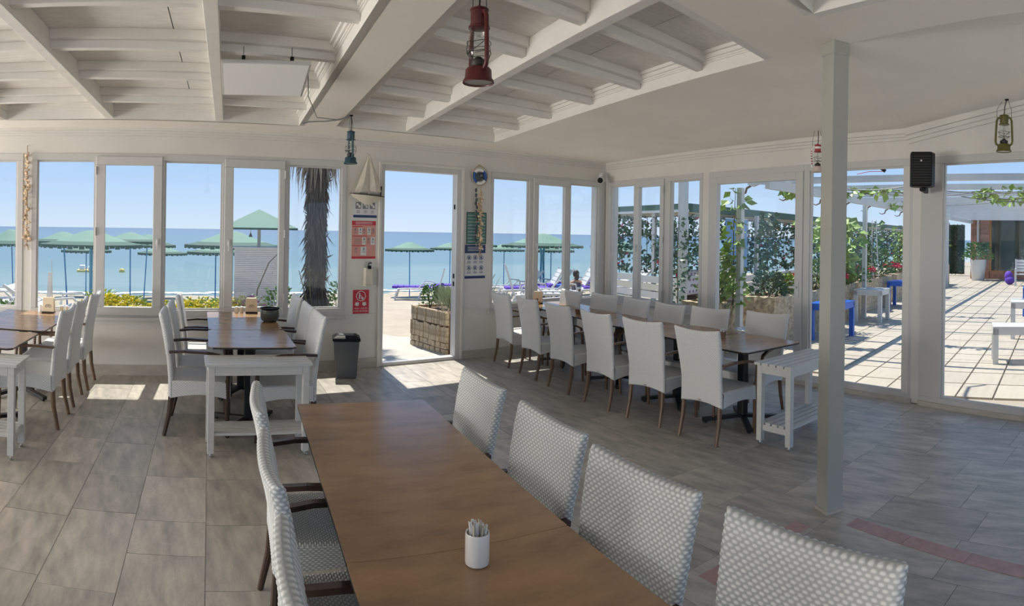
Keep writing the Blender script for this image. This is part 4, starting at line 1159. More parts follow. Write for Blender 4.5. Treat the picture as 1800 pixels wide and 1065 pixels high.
def clump(name, label, cat, loc, r, h, n, leafm, L=.09, W=.045, flower=None, nf=0, fs=.03, up=.5, group=None, stems=5, flower_name='flower'):
    t = thing(name, label, cat, loc, 0, group)
    m = MB()
    for k in range(n):
        a = rnd.uniform(0, 6.283); q = math.sqrt(rnd.random()); z = h * (.12 + .88 * rnd.random() ** .8)
        rr = r * q * (1.05 - .45 * z / h)
        d = Vector((math.cos(a) * (.4 + q), math.sin(a) * (.4 + q), up + rnd.uniform(-.3, .5)))
        m.leaf((rr * math.cos(a), rr * math.sin(a), z), d, L * rnd.uniform(.7, 1.2), W * rnd.uniform(.7, 1.2))
    m.build('foliage', leafm, t, kind='stuff')
    m = MB()
    for k in range(stems):
        a = rnd.uniform(0, 6.283); m.tube([(0, 0, 0), (r * .3 * math.cos(a), r * .3 * math.sin(a), h * .45), (r * .6 * math.cos(a), r * .6 * math.sin(a), h * .85)], [.009, .006, .003], 5)
    m.build('stem', M_STEM, t)
    if flower and nf:
        m = MB()
        for k in range(nf):
            a = rnd.uniform(0, 6.283); q = math.sqrt(rnd.random()); c = Vector((r * q * math.cos(a), r * q * math.sin(a), h * (.72 + .33 * rnd.random()) * (1.05 - .3 * q)))
            for p in range(5):
                b = p * 1.2566 + a; m.leaf(c, (math.cos(b), math.sin(b), .5), fs, fs * .8)
        m.build(flower_name, flower, t, kind='stuff')
    return t
# flowering shrubs outside the windows
bd = 'flowering shrubs in the bed below the windows'
for i, (x, y, r, h, fl_, lab) in enumerate((
        (-1.62, 8.0, .34, .34, 'g', 'low green shrub in the bed outside the window at the picture edge'),
        (-.36, 8.5, .30, .50, 'y', 'yellow flowering shrub seen between the shakers and the wicker armchair back'),
        (.02, 8.75, .34, .40, 'y', 'yellow flowering shrub in the narrow window sash, beside a blue umbrella pole'),
        (.52, 8.85, .26, .31, 'y', 'small yellow flowering shrub at the hinge side of the narrow window sash'),
        (.98, 8.5, .36, .42, 'y', 'bright yellow flowering shrub outside the middle pane behind a chair back'),
        (1.42, 8.7, .30, .40, 'y', 'yellow and green shrub in the middle pane next to the purple blooms'),
        (1.72, 8.55, .26, .38, 'p', 'shrub with dusky purple blooms beside the window mullion'),
        (2.40, 9.6, .28, .40, 'g', 'small green plant in front of the white beach kiosk shutter'),
        (3.66, 10.2, .24, .42, 'g', 'small green plant at the foot of the palm trunk, doorway side'))):
    clump('flowering_shrub' if fl_ != 'g' else 'green_shrub', lab, 'shrub', (x, y, .10), r * 1.05, h + (.15 if fl_ == 'y' else .20), 190 if fl_ == 'y' else 240, M_LIME if fl_ == 'y' else M_LEAF if fl_ == 'g' else M_SILV, .085, .04,
          {'y': M_YEL, 'p': M_PURP, 'g': None}[fl_], {'y': 170, 'p': 60, 'g': 0}[fl_], .05, group=bd)
for pts, lab in (([(1.88, 9.0, .1), (1.93, 9.0, .75), (2.10, 9.0, 1.15), (2.28, 9.0, 1.33)], 'long dry arching plant stalk in front of the white kiosk shutter'),
                 ([(3.05, 9.8, .05), (2.88, 9.8, .7), (2.80, 9.8, .98)], 'thin dry stalk leaning towards the kiosk beside the palm'),
                 ([(3.10, 9.8, .05), (3.0, 9.8, .6), (2.98, 9.8, 1.08)], 'thin upright dry stalk just beside the palm trunk')):
    t = thing('dry_stalk', lab, 'plant', pts[0])
    P0 = Vector(pts[0]); m = MB().tube([Vector(p) - P0 for p in pts], [.014] + [.009] * (len(pts) - 2) + [.005], 6); m.build('stem', M_STEM, t)
    m = MB()
    for k in range(8): q = Vector(pts[-1]) - P0; m.leaf(q * (.55 + .055 * k), (rnd.uniform(-1, 1), rnd.uniform(-1, 1), .6), .05, .012)
    m.build('dry_leaf', M_FROND, t, kind='stuff')

# the palm
t = thing('palm_tree', 'shaggy palm trunk with a skirt of dry fronds outside the window', 'palm tree', (3.16, 10.02, .08))
m = MB()
prof = [(0, .22), (.15, .18), (.4, .135), (1.0, .13), (1.6, .135), (2.2, .14), (2.9, .155), (4.6, .17)]
m.tube([(.02 * math.sin(z * 2) , 0, z) for z, r in prof], [r for z, r in prof], 14); m.build('trunk', M_TRUNK, t, smooth=True)
m = MB()
for k in range(2600):
    z = rnd.uniform(.05, 3.4); a = rnd.uniform(0, 6.283); r = np.interp(z, [p[0] for p in prof], [p[1] for p in prof])
    o = rnd.uniform(.0, .045) if rnd.random() < .93 else rnd.uniform(.06, .13)
    if abs(z - .55) < .16: o += rnd.uniform(0, .06)
    p = Vector((r * math.cos(a), r * math.sin(a), z))
    d = Vector((o * math.cos(a), o * math.sin(a), -rnd.uniform(.10, .26) if rnd.random() < .85 else rnd.uniform(.02, .10)))
    m.leaf(p, d + Vector((rnd.uniform(-.03, .03), rnd.uniform(-.03, .03), 0)), d.length * 1.3 + .06, rnd.uniform(.012, .04))
m.build('trunk_fibre', M_TRUNK, t, kind='stuff')
m = MB()
for k in range(700):
    a = rnd.uniform(0, 6.283); z = rnd.uniform(2.95, 3.9); r = rnd.uniform(.15, .48)
    p = Vector((r * math.cos(a), r * math.sin(a), z)); L = rnd.uniform(.35, 1.0)
    m.leaf(p, (rnd.uniform(-.12, .12) + .1 * math.cos(a), rnd.uniform(-.12, .12) + .1 * math.sin(a), -1), L, rnd.uniform(.012, .026))
m.build('dry_frond', M_FROND, t, kind='stuff')
for k in range(16):
    a = k * 6.283 / 16 + rnd.uniform(-.15, .15); el = rnd.uniform(.05, 1.1); m = MB()
    c = Vector((0, 0, 4.6)); L = rnd.uniform(.45, .75); pts = [c + Vector((math.cos(a) * L * q, math.sin(a) * L * q, math.sin(el) * L * q - .5 * q * q * L)) for q in (0, .35, .7, 1)]
    m.tube(pts, [.02, .016, .012, .008], 5)
    for b in range(18):
        an = a + (b - 8.5) * .16; m.leaf(pts[-1], (math.cos(an), math.sin(an), -.25 - abs(b - 8.5) * .03), rnd.uniform(.32, .45), .05)
    m.build('green_frond', M_PALM, t)

# stone planter by the door
t = thing('stone_planter', 'rustic stone planter wall beside the open doorway, planted with silvery grass', 'planter', (4.55, 7.80, -.05))
B = [(-.395, .50), (.60, .50), (.60, -.44), (-.322, -.44)]
MB().prism([(p[0] * .97, p[1] * .97) for p in B], 0, .56).build('core', M_SOIL, t)
nst = 0
for (p, q) in ((B[3], B[0]), (B[0], B[1])):
    p = Vector(p); q = Vector(q); Ln = (q - p).length; dr = (q - p) / Ln
    z = 0.0
    while z < .60:
        h = rnd.uniform(.055, .085) if z < .16 else (rnd.uniform(.20, .26) if z < .3 else .62 - z)
        s = 0.0
        while s < Ln - .01:
            w = rnd.uniform(.07, .15) if z < .16 else rnd.uniform(.026, .058)
            w = min(w, Ln - s); zz = min(h * rnd.uniform(.85, 1.0), .60 - z)
            c = p + dr * (s + w / 2)
            m = MB(); pr = rnd.uniform(.02, .045)
            m.taper((0, 0, 0), (w * .94, pr * 2), (rnd.uniform(-.004, .004), 0, zz * .96), (w * .86, pr * 1.8))
            m.build('stone', M_STONE, t, loc=(c.x, c.y, z), rz=math.atan2(dr.y, dr.x)); nst += 1
            s += w
        z += h
clump('silver_grass', 'silvery green grass clump on the doorway stone planter, beside the jamb', 'plant', (4.45, 7.62, .50), .24, .26, 420, M_SILV, .17, .014, up=2.2)
clump('silver_grass', 'silvery green grass clump in the middle of the doorway stone planter', 'plant', (4.62, 7.98, .50), .26, .24, 420, M_SILV, .16, .014, up=2.2)
clump('green_shrub', 'dark green bushy plant at the corner of the doorway stone planter', 'shrub', (4.38, 8.16, .50), .15, .34, 260, M_LEAF, .05, .03)
clump('silver_grass', 'grey green spiky grass outside the corner table window beside the first armchair', 'plant', (4.98, 7.9, .42), .24, .62, 220, M_SILV, .42, .014, up=2.6)

# ------------------------------------------------------------------ beach umbrellas
def umbrella(x, y, rim, peak, r, label, polem=None, lean=(0, 0), twin=False, pr=.022):
    z0 = sandz(y) - .03
    t = thing('beach_umbrella', label, 'umbrella', (x, y, z0), 0, 'green beach umbrellas')
    rz_, pk = rim - z0, peak - z0
    if twin:
        for sg in (-1, 1): MB().tube([(sg * .09, 0, 0), (sg * .055, 0, rz_ * .8), (sg * .09, 0, rz_)], pr, 8).build('pole', polem or M_LBLUE, t, smooth=True)
    else: MB().tube([(lean[0], lean[1], 0), (0, 0, pk - .05)], pr, 8).build('pole', polem or M_LBLUE, t, smooth=True)
    n = 28; m = MB(); prof = [(r, 0), (r * .72, .24), (r * .45, .55), (r * .22, .86), (r * .10, .97), (0, 1)]
    H = pk - rz_
    m.lathe([(a, rz_ + b * H) for a, b in prof], n); m.f = [f for f in m.f if len(f) != n]
    m.build('canopy', M_GCAN, t, smooth=True, ang=60)
    m = MB()
    m.lathe([(r * .985, rz_ - .008), (r * 1.01, rz_ + .02), (r * 1.0, rz_ + .03), (r * .97, rz_ + .02), (r * .5, rz_ + H * .42)], n); m.f = [f for f in m.f if len(f) != n]
    for k in range(n * 2):
        a = k * math.pi / n; m.box(-.5 * r * .1, .5 * r * .1, -.006, .006, -.055 - .02 * (k % 2), .012, frame((r * math.cos(a), r * math.sin(a), rz_), a + math.pi / 2))
    m.build('fringe', M_GRIM, t)
    return t
UL = [(-4.42, 22.9, .98, 1.53, 1.20, 'green beach umbrella cut by the picture edge, beyond the leaning board', None, (.1, 0)),
      (-1.96, 18.4, 1.20, 1.50, .95, 'green beach umbrella whose rim continues that of the big one above the leaning board', None, (.15, 0)),
      (-.96, 15.9, 1.19, 1.57, 1.32, 'big near green umbrella on a thick teal pole above the white lounger', M_TEAL, (0, 0)),
      (-1.75, 25.6, .66, .92, 1.05, 'small pale green umbrella far out below the rim of the big teal pole one', None, (0, 0)),
      (.06, 20.0, 1.19, 1.50, 1.0, 'green umbrella in the narrow sash on a straight blue pole before the sand', None, (.02, 0)),
      (.75, 23.7, .97, 1.40, 1.08, 'green umbrella in the narrow sash on a leaning blue pole at the waterline', None, (-.13, 0)),
      (1.45, 26.0, .58, .90, 1.05, 'flat pale green umbrella straddling the mullion behind the leaning pole', None, (0, 0)),
      (2.84, 16.7, 1.19, 1.60, 1.30, 'big green umbrella on a thick teal pole in front of the white kiosk', M_TEAL, (0, 0)),
      (2.9, 20.2, .86, 1.13, .95, 'small green umbrella peeping under the rim of the big kiosk umbrella', None, (0, 0)),
      (11.83, 24.0, .86, 1.19, 1.07, 'green umbrella seen whole through the open doorway beside the purple lounger', None, (.03, 0)),
      (15.6, 27.0, .82, 1.12, 1.02, 'green umbrella at the edge of the doorway opening over the stone planter', None, (0, 0)),
      (18.1, 25.8, .79, 1.10, 1.05, 'green umbrella on a thin pole in the first pane of the corner window', None, (0, 0)),
      (15.26, 19.1, 1.17, 1.66, 1.62, 'large green umbrella on twin blue posts in the corner window', M_TEAL, (0, 0)),
      (17.6, 21.4, .90, 1.2, 1.05, 'green umbrella tucked under the rim of the large twin post umbrella', None, (0, 0)),
      (17.9, 17.6, 1.20, 1.48, 1.05, 'green umbrella at the corner post of the window wall, upper one', None, (0, 0)),
      (21.2, 20.6, .83, 1.10, 1.05, 'low green umbrella farther off below the corner post one', None, (0, 0)),
      (15.5, 24.5, 1.05, 1.40, 1.05, 'green umbrella mostly hidden by the pier with the shell garland', None, (0, 0))]
for i, (x, y, a, b, r, lab, pm, ln) in enumerate(UL): umbrella(x, y, a, b, r, lab, pm, ln, twin=(i == 12), pr=.045 if pm else .024)

# kiosk with shutter and pyramid roof
t = thing('beach_kiosk', 'white shuttered beach kiosk with green pyramid roof behind the napkin holder', 'kiosk', (2.98, 13.70, -.45), R(-12))
MB().box(-.58, .64, 0, 1.0, 0, 1.66).build('body', M_SHUT, t)
m = MB()
for k in range(38): m.box(-.56, .62, -.022, 0, .03 + k * .043, .03 + k * .043 + .036)
m.build('shutter_slat', M_SHUT, t)
MB().box(-.62, .68, -.05, 1.05, 1.66, 1.69).build('counter_top', M_WPAINT, t)
for x in (-.02, .56): MB().box(x - .04, x + .04, .45, .53, 1.69, 2.16).build('post', M_WPAINT, t)
MB().taper((-.02, .5, 2.13), (1.72, 1.72), (-.02, .5, 2.57), (.02, .02)).build('roof', M_GCAN, t)
MB().box(-.88, .84, -.36, 1.36, 2.09, 2.135).build('roof_edge', M_GRIM, t)
MB().tube([(-.22, .4, 2.1), (-.22, .4, 2.0)], .008, 6).lathe([(.05, 0), (.02, .07), (.01, .1)], 12, (-.22, .4, 1.92)).build('hanging_lamp', M_STEEL, t, smooth=True)

# ------------------------------------------------------------------ beach furniture
def lounger_proto():
    t = thing('sun_lounger', '', 'sun lounger')
    for k in range(7):
        m = MB().box(-.29, .29, -.06, .06, -.012, .012); m.build('seat_slat', M_WPAINT, t, loc=(0, -.42 + k * .17, .33))
    for sx in (-1, 1):
        m = MB().tube([(sx * .31, -.55, .30), (sx * .31, -.2, .35), (sx * .31, .4, .35), (sx * .31, .75, .33)], .028, 8)
        m.build('side_rail', M_WPAINT, t, smooth=True)
        m = MB().tube([(sx * .32, -.62, 0), (sx * .32, -.50, .22), (sx * .32, -.25, .36), (sx * .32, 0, .22), (sx * .32, .1, 0)], .034, 8)
        m.build('leg', M_WPAINT, t, smooth=True)
        MB().tube([(sx * .32, .72, .34), (sx * .32, .80, .16), (sx * .32, .84, 0)], .032, 8).build('leg', M_WPAINT, t, smooth=True)
        MB().tube([(sx * .36, -.42, .36), (sx * .37, -.38, .52), (sx * .37, -.1, .55), (sx * .36, .08, .38)], .020, 8).build('armrest', M_WPAINT, t, smooth=True)
    b = MB()
    for k in range(5): b.box(-.28, .28, -.012, .012, .06 + k * .12, .16 + k * .12)
    for sx in (-1, 1): b.box(sx * .30 - .02, sx * .30 + .02, -.02, .02, 0, .68)
    o = b.build('backrest', M_WPAINT, t, loc=(0, -.55, .33)); o.rotation_euler.x = R(38)
    return t
LP = lounger_proto(); lp_used = []
def lounger(x, y, rz, label, back=38, sc=1.2):
    if not lp_used: o = LP; lp_used.append(1); o.location = (x, y, sandz(y)); o.rotation_euler.z = R(rz); o['label'] = label; o.scale = (sc,) * 3
    else: o = dup(LP, (x, y, sandz(y)), R(rz), label, sc=sc)
    o['group'] = 'white sun loungers on the beach'
    for c in o.children:
        if c.name.startswith('backrest'): c.rotation_euler.x = R(back)
    return o
def cushion(x, y, rz, label, L=1.5, sc=1.2):
    t = thing('lounger_cushion', label, 'cushion', (x, y, sandz(y) + .345 * sc), R(rz), 'purple lounger cushions'); t.scale = (sc,) * 3
    m = MB(); n = 8
    for k in range(n):
        y0 = -.55 + L * k / n; m.box(-.27, .27, y0, y0 + L / n - .012, .0, .075)
    m.build('pad', M_PCLOTH, t, bevel=.02)
    MB().box(-.24, .24, -.72, -.52, .06, .16).build('pillow', M_PCLOTH, t, bevel=.04)
lounger(10.9, 21.0, 60, 'white sun lounger with purple cushion beside the doorway umbrella pole', 15)
cushion(10.9, 21.0, 60, 'purple cushion on the lounger beside the doorway umbrella')
lounger(13.2, 22.0, 75, 'white sun lounger behind the silvery grass of the stone planter', 30)
cushion(13.2, 22.0, 75, 'purple cushion on the lounger behind the silvery grass')
lounger(13.6, 18.9, 70, 'white sun lounger right of the planter at the edge of the doorway', 40)
bl = [(12.0, 15.7, 62, 30, 1, 'white sun lounger outside the corner window behind the first armchair back'),
      (10.2, 12.9, 236, 18, 0, 'near white sun lounger with arched arm behind the spiky grass'),
      (14.2, 17.8, 65, 35, 1, 'white sun lounger behind the cream napkin holder in the corner window'),
      (16.4, 18.3, 65, 35, 1, 'white sun lounger below the twin blue posts'),
      (11.7, 13.9, 60, 30, 0, 'white sun lounger in front of the twin blue posts, nearer the window'),
      (12.8, 12.85, 58, 42, 1, 'white sun lounger with the seated bather beside it'),
      (12.9, 11.9, 58, 66, 0, 'white sun lounger with its slatted back raised steeply at the corner post')]
for x, y, rz, bk, cu_, lab in bl:
    lounger(x, y, rz, lab, bk)
    if cu_: cushion(x, y, rz, 'purple cushion lying on the ' + lab.split(' sun ')[1], 1.2)
lounger(-2.5, 12.9, -80, 'white sun lounger by the sea window at the picture edge', 62)
lounger(-.75, 10.6, -95, 'white sun lounger behind the napkin holder under the big teal pole umbrella', 58)
t = thing('leaning_board', 'bleached wooden board frame standing upright outside the sea window', 'board', (-1.55, 12.2, -.32), R(5))
MB().beam((-.06, 0, 0), (.0, .05, 1.05), .10, .03).beam((.06, .05, .02), (.02, .05, 1.0), .03, .03).build('board', MATS['pale_stone_cap'], t)
MB().tube([(.03, .05, .95), (.02, .05, 1.3)], .008, 6).build('rod', M_STEEL, t)
MB().tube([(.02, .05, .28), (.18, .05, .10), (.22, .05, 0)], .018, 8).build('strut', M_STEEL, t)
t = thing('blue_beach_table', 'blue plastic beach table between the twin umbrella posts', 'table', (14.0, 16.1, sandz(16.1)), R(20))
MB().box(-.42, .42, -.3, .3, .46, .50).box(-.40, .40, -.28, .28, .36, .46).build('top', M_BLUE, t, bevel=.01)
for sx in (-1, 1):
    for sy in (-1, 1): MB().taper((sx * .37, sy * .25, 0), (.05, .05), (sx * .35, sy * .24, .38), (.08, .08)).build('leg', M_BLUE, t)
t = thing('mooring_buoy', 'round yellow buoy floating beyond the narrow window sash', 'buoy', (-.42, 43.0, -1.47))
MB().ball((0, 0, .05), .21, 14, 8).build('float', M_BUOY, t, smooth=True); MB().lathe([(.03, .22), (.03, .30), (.0, .32)], 8).build('eye', M_STEEL, t)
t = thing('moored_raft', 'small yellow and white raft floating behind the thick teal pole', 'raft', (-2.9, 43.0, -1.47))
MB().box(-.65, .65, -.5, .5, -.1, .14).build('deck', M_BUOY, t, bevel=.05)
MB().box(-.5, -.1, -.3, .3, .14, .44).box(.1, .45, -.3, .3, .14, .36).build('seat', M_PALEP, t, bevel=.06)

# the bather
def person():
    t = thing('person', 'dark-haired person in dark swimwear seated on the beach beside a purple cushioned lounger', 'person', (12.32, 13.75, sandz(13.75)), R(-20))
    V = []; E = []; Rr = []
    def add(p, r, parent=None):
        V.append(p); Rr.append(r); i = len(V) - 1
        if parent is not None: E.append((parent, i))
        return i
    pel = add((0, 0, .20), .14); sp = add((0, .02, .40), .115, pel); ch = add((0, .04, .58), .135, sp); nk = add((0, .05, .70), .055, ch); add((0, .06, .76), .05, nk)
    for s in (-1, 1):
        sh = add((s * .16, .04, .62), .06, ch); el = add((s * .25, .10, .40), .045, sh); wr = add((s * .22, .30, .34), .030, el); pa = add((s * .21, .37, .33), .034, wr)
        for k in range(4):
            f1 = add((s * .21 + (k - 1.5) * .018, .43, .325), .009, pa); add((s * .21 + (k - 1.5) * .019, .46 - abs(k - 1.2) * .006, .305), .008, f1)
        th = add((s * .21 - s * .035, .385, .33), .009, pa); add((s * .21 - s * .05, .41, .32), .008, th)
        hp = add((s * .10, .06, .17), .10, pel); kn = add((s * .16, .42, .36), .065, hp); an = add((s * .15, .66, .07), .042, kn); add((s * .15, .78, .035), .035, an)
    me = bpy.data.meshes.new('body'); me.from_pydata(V, E, []); me.materials.append(M_SKIN)
    o = bpy.data.objects.new('body', me); COL.objects.link(o); o.parent = t
    o.modifiers.new('skin', 'SKIN'); sd = o.modifiers.new('sub', 'SUBSURF'); sd.levels = sd.render_levels = 1
    for i, v in enumerate(me.skin_vertices[0].data): v.radius = (Rr[i], Rr[i])
    me.skin_vertices[0].data[0].use_root = True
    h = MB().ball((0, .075, .86), .098, 14, 10, (.86, 1.0, 1.18)).build('head', M_SKIN, t, smooth=True)
    MB().ball((0, .172, .85), .02, 8, 6, (.7, 1, 1.2)).build('nose', M_SKIN, h, smooth=True)
    MB().ball((.034, .158, .885), .012, 8, 6).build('eye', M_HAIR, h, smooth=True); MB().ball((-.034, .158, .885), .012, 8, 6).build('eye', M_HAIR, h, smooth=True)
    MB().ball((0, .160, .80), .022, 8, 6, (1.2, .5, .4)).build('mouth', M_PRED, h, smooth=True)
    MB().ball((.086, .07, .86), .02, 8, 6, (.5, 1, 1.4)).build('ear', M_SKIN, h, smooth=True); MB().ball((-.086, .07, .86), .02, 8, 6, (.5, 1, 1.4)).build('ear', M_SKIN, h, smooth=True)
    MB().ball((0, .055, .885), .108, 14, 10, (.9, 1.0, 1.08)).ball((0, -.02, .79), .07, 12, 8, (1.0, .7, 1.5)).build('hair', M_HAIR, h, smooth=True)
    MB().lathe([(.150, .10), (.158, .20), (.132, .36), (.150, .52), (.120, .62)], 18, (0, .03, 0), Matrix.Scale(.82, 4, (0, 1, 0))).build('swimsuit', M_CLOTH, t, smooth=True)
person()
# ------------------------------------------------------------------ terrace
o = MB().prism([(6.1, 1.9), (6.92, 7.1), (46, 12.5), (46, -9), (4.9, -3.2)], -.14, -.022).build('terrace_floor', M_TGROUT); o['kind'] = 'structure'; terr = o
TT = R(3.0)                                       # the long terrace joints
tx, ty = .60, .40
nt = 0; far = MB(); cells = []
for i in range(0, 66):
    for j in range(-14, 16):
        cx = 6.1 + i * tx; cy = .1 + j * ty
        x = cx * math.cos(TT) - cy * math.sin(TT) * 1; y = cx * math.sin(TT) + cy * math.cos(TT)
        wx = C2X + (y - C2Y) * .152 + .42 if y > C2Y else C2X + (y - C2Y) * .286 + .42
        if x < wx or x > 25.2 or y > 5.0 + (x - 9) * .055 or y < -1.5: continue
        cells.append((math.hypot(x, y), x, y))
cells.sort()
tile = MB().box(-tx / 2 + .012, tx / 2 - .012, -ty / 2 + .010, ty / 2 - .010, -.03, 0).mesh('terrace_tile', M_TTILE)
for d_, x, y in cells:
    if nt < 298: o = child('terrace_tile', tile, terr, (x, y, 0), TT); nt += 1
    else: far.box(-tx / 2 + .012, tx / 2 - .012, -ty / 2 + .010, ty / 2 - .010, -.03, -.0005, frame((x, y, 0), TT))
o = far.build('far_terrace_tile', M_TTILE, terr); o['kind'] = 'stuff'

# limestone planters in a row
def planter(x0, x1, y0, y1, h, label, ang=2):
    t = thing('limestone_planter', label, 'planter', ((x0 + x1) / 2, (y0 + y1) / 2, -.02), R(ang), 'limestone planters along the terrace')
    w, d = (x1 - x0) / 2, (y1 - y0) / 2
    MB().box(-w + .06, w - .06, -d + .06, d - .06, 0, h - .05).build('soil', M_SOIL, t)
    for (ax, ay, bx, by) in ((-w, -d, w, -d), (w, -d, w, d), (w, d, -w, d), (-w, d, -w, -d)):
        L = math.hypot(bx - ax, by - ay); n = max(1, round(L / .85)); dx, dy = (bx - ax) / L, (by - ay) / L
        for k in range(n):
            m = MB(); s0 = L * k / n + .004; s1 = L * (k + 1) / n - .004; NX = 7; NZ = 6
            vs = []
            for side in (0, 1):
                for iz in range(NZ + 1):
                    for ix in range(NX + 1):
                        s = s0 + (s1 - s0) * ix / NX
                        off = (.075 if side else 0) + (rnd.uniform(-.016, .016) if side == 0 and 0 < ix < NX else 0)
                        vs.append((ax + dx * s - dy * off, ay + dy * s + dx * off, h * iz / NZ + (rnd.uniform(-.015, .012) if iz == NZ else 0)))
            fs = []; q = (NX + 1) * (NZ + 1)
            for iz in range(NZ):
                for ix in range(NX):
                    a = iz * (NX + 1) + ix; fs += [(a, a + 1, a + NX + 2, a + NX + 1), (q + a + NX + 1, q + a + NX + 2, q + a + 1, q + a)]
            top = NZ * (NX + 1)
            for ix in range(NX): fs.append((top + ix, top + ix + 1, q + top + ix + 1, q + top + ix))
            for ix in (0, NX):
                for iz in range(NZ): a = iz * (NX + 1) + ix; fs.append((a, a + NX + 1, q + a + NX + 1, q + a))
            m.add(vs, fs); m.build('stone_slab', M_STONE, t)
    return t
PLN = [(6.95, 7.55, 4.85, 5.5, .74, 'limestone planter just outside the glazed terrace door, at its hinge side'),
       (8.02, 10.45, 4.62, 5.25, .76, 'long limestone planter behind the first blue table'),
       (10.85, 12.15, 4.78, 5.4, .755, 'limestone planter behind the white terrace table'),
       (12.75, 14.75, 4.98, 5.6, .75, 'limestone planter between the white and the second blue terrace table'),
       (15.3, 17.2, 5.10, 5.7, .75, 'limestone planter behind the second blue terrace table'),
       (20.0, 22.3, 5.28, 5.9, .75, 'farthest limestone planter, near the green hedge screen')]
for p in PLN: planter(*p)
# planting
def vine(loc, h, r, n, m, label, L=.12, W=.10):
    t = thing('climbing_vine', label, 'vine', loc, 0, 'climbing vines on the terrace')
    MB().tube([(0, 0, 0), (.05, .03, h * .3), (-.04, -.02, h * .65), (.03, 0, h)], [.012, .010, .008, .004], 6).build('stem', M_STEM, t)
    q = MB()
    for k in range(n):
        z = h * rnd.random(); a = rnd.uniform(0, 6.283); rr = r * math.sqrt(rnd.random()) * (.55 + .7 * (math.sin(z * 5 + r * 9) * .5 + .5))
        q.leaf((rr * math.cos(a), rr * math.sin(a), z), (math.cos(a), math.sin(a), rnd.uniform(-.8, .3)), L * rnd.uniform(.7, 1.3), W * rnd.uniform(.7, 1.3), .15)
    q.build('foliage', m, t, kind='stuff')
    return t
vine((7.27, 4.82, .68), 1.66, .14, 110, M_LIME, 'big leaved lime vine on the trellis beside the first pergola post', .15, .13)
vine((9.6, 5.62, .10), 2.0, .16, 230, M_DLEAF, 'dark vine wound up a pole behind the long planter, seen through the glazed door')
vine((9.95, 4.95, .70), 1.35, .20, 150, M_LIME, 'lime vine on the trellis at the free end of the long planter', .12, .10)
vine((11.4, 5.02, .70), 1.42, .36, 210, M_LIME, 'large leaved lime vine beside the pergola post behind the white table', .22, .19)
vine((14.1, 5.3, .70), 1.35, .20, 150, M_LEAF, 'vine on the trellis between the red flowers')
vine((16.6, 5.4, .70), 1.3, .25, 200, M_LIME, 'lime vine next to the black loudspeaker side glazing post')
vine((20.9, 5.6, .70), 1.1, .45, 260, M_LIME, 'bushy lime vine on the farthest planter')
vine((8.35, 6.7, .05), 1.95, .15, 200, M_DLEAF, 'dark ivy on the screen post seen through the garden window', .10, .08)
gs = 'shrubs on the terrace planters'
for x, y, r, h, n, fm, nf, mt, lab in (
        (7.05, 4.95, .30, .78, 300, M_WPET, 30, M_LIME, 'leafy planter shrub with white blooms beside the first pergola post'),
        (7.42, 5.2, .24, .42, 200, None, 0, M_LEAF, 'trailing green shrub hanging over the planter by the white stool'),
        (8.42, 4.92, .30, .42, 260, None, 0, M_DLEAF, 'dark bushy shrub on the near end of the long planter'),
        (8.85, 4.88, .22, .36, 170, M_WPET, 14, M_LIME, 'lime shrub with white blooms on the long planter'),
        (9.30, 4.88, .22, .30, 120, M_RED, 70, M_LEAF, 'crimson flowers on the long planter behind the door handle'),
        (10.1, 4.92, .28, .55, 260, None, 0, M_LEAF, 'tall green shrub on the long planter behind the blue table'),
        (11.15, 5.0, .26, .27, 150, M_RED, 120, M_LEAF, 'crimson flower clump under the large lime vine'),
        (12.0, 4.92, .34, .55, 300, None, 0, M_LEAF, 'drooping green shrub at the planter end beside the pergola post'),
        (13.25, 5.25, .30, .32, 160, M_RED, 130, M_LEAF, 'crimson flower clump on the planter behind the white table'),
        (14.2, 5.25, .46, .72, 420, M_WPET, 20, M_LEAF, 'large round shrub around the white trellis'),
        (15.8, 5.35, .26, .30, 140, M_RED, 90, M_LEAF, 'crimson flower clump on the planter behind the second blue table'),
        (16.9, 5.35, .40, .75, 320, None, 0, M_LEAF, 'tall green shrub at the glazing post'),
        (20.6, 5.5, .42, .62, 300, M_WPET, 20, M_LEAF, 'green shrub on the farthest planter')):
    rd = fm is M_RED; clump('planter_shrub', lab, 'shrub', (x, y, .66), r, h + .06 * rd, n // 2 if rd else n, mt, .10, .06, fm, int(nf * 1.6) if rd else nf, .06 if rd else .035, group=gs)
def trellis(x, y, h, label, rz=0, lean=0):
    t = thing('ladder_trellis', label, 'trellis', (x, y, .68), R(rz), 'white ladder trellises')
    w = .13
    for sx in (-1, 1): MB().beam((sx * w, 0, 0), (sx * w * .55 + lean, 0, h), .014, .014).build('rail', M_WPAINT, t)
    n = int(h / .17)
    for k in range(n):
        f = (k + .6) / n; ww = w * (1 - .45 * f); MB().beam((-ww + lean * f, 0, h * f), (ww + lean * f, 0, h * f), .012, .012, up=(0, 1, 0)).build('rung', M_WPAINT, t)
trellis(7.12, 5.02, 1.5, 'white ladder trellis leaning at the first pergola post', 60, .05)
trellis(9.75, 5.0, 1.35, 'white ladder trellis at the free end of the long planter', 50)
trellis(13.9, 5.15, 1.42, 'white ladder trellis in the large round shrub', 60, .06)
trellis(20.4, 5.5, 1.45, 'white ladder trellis on the farthest planter', 60)

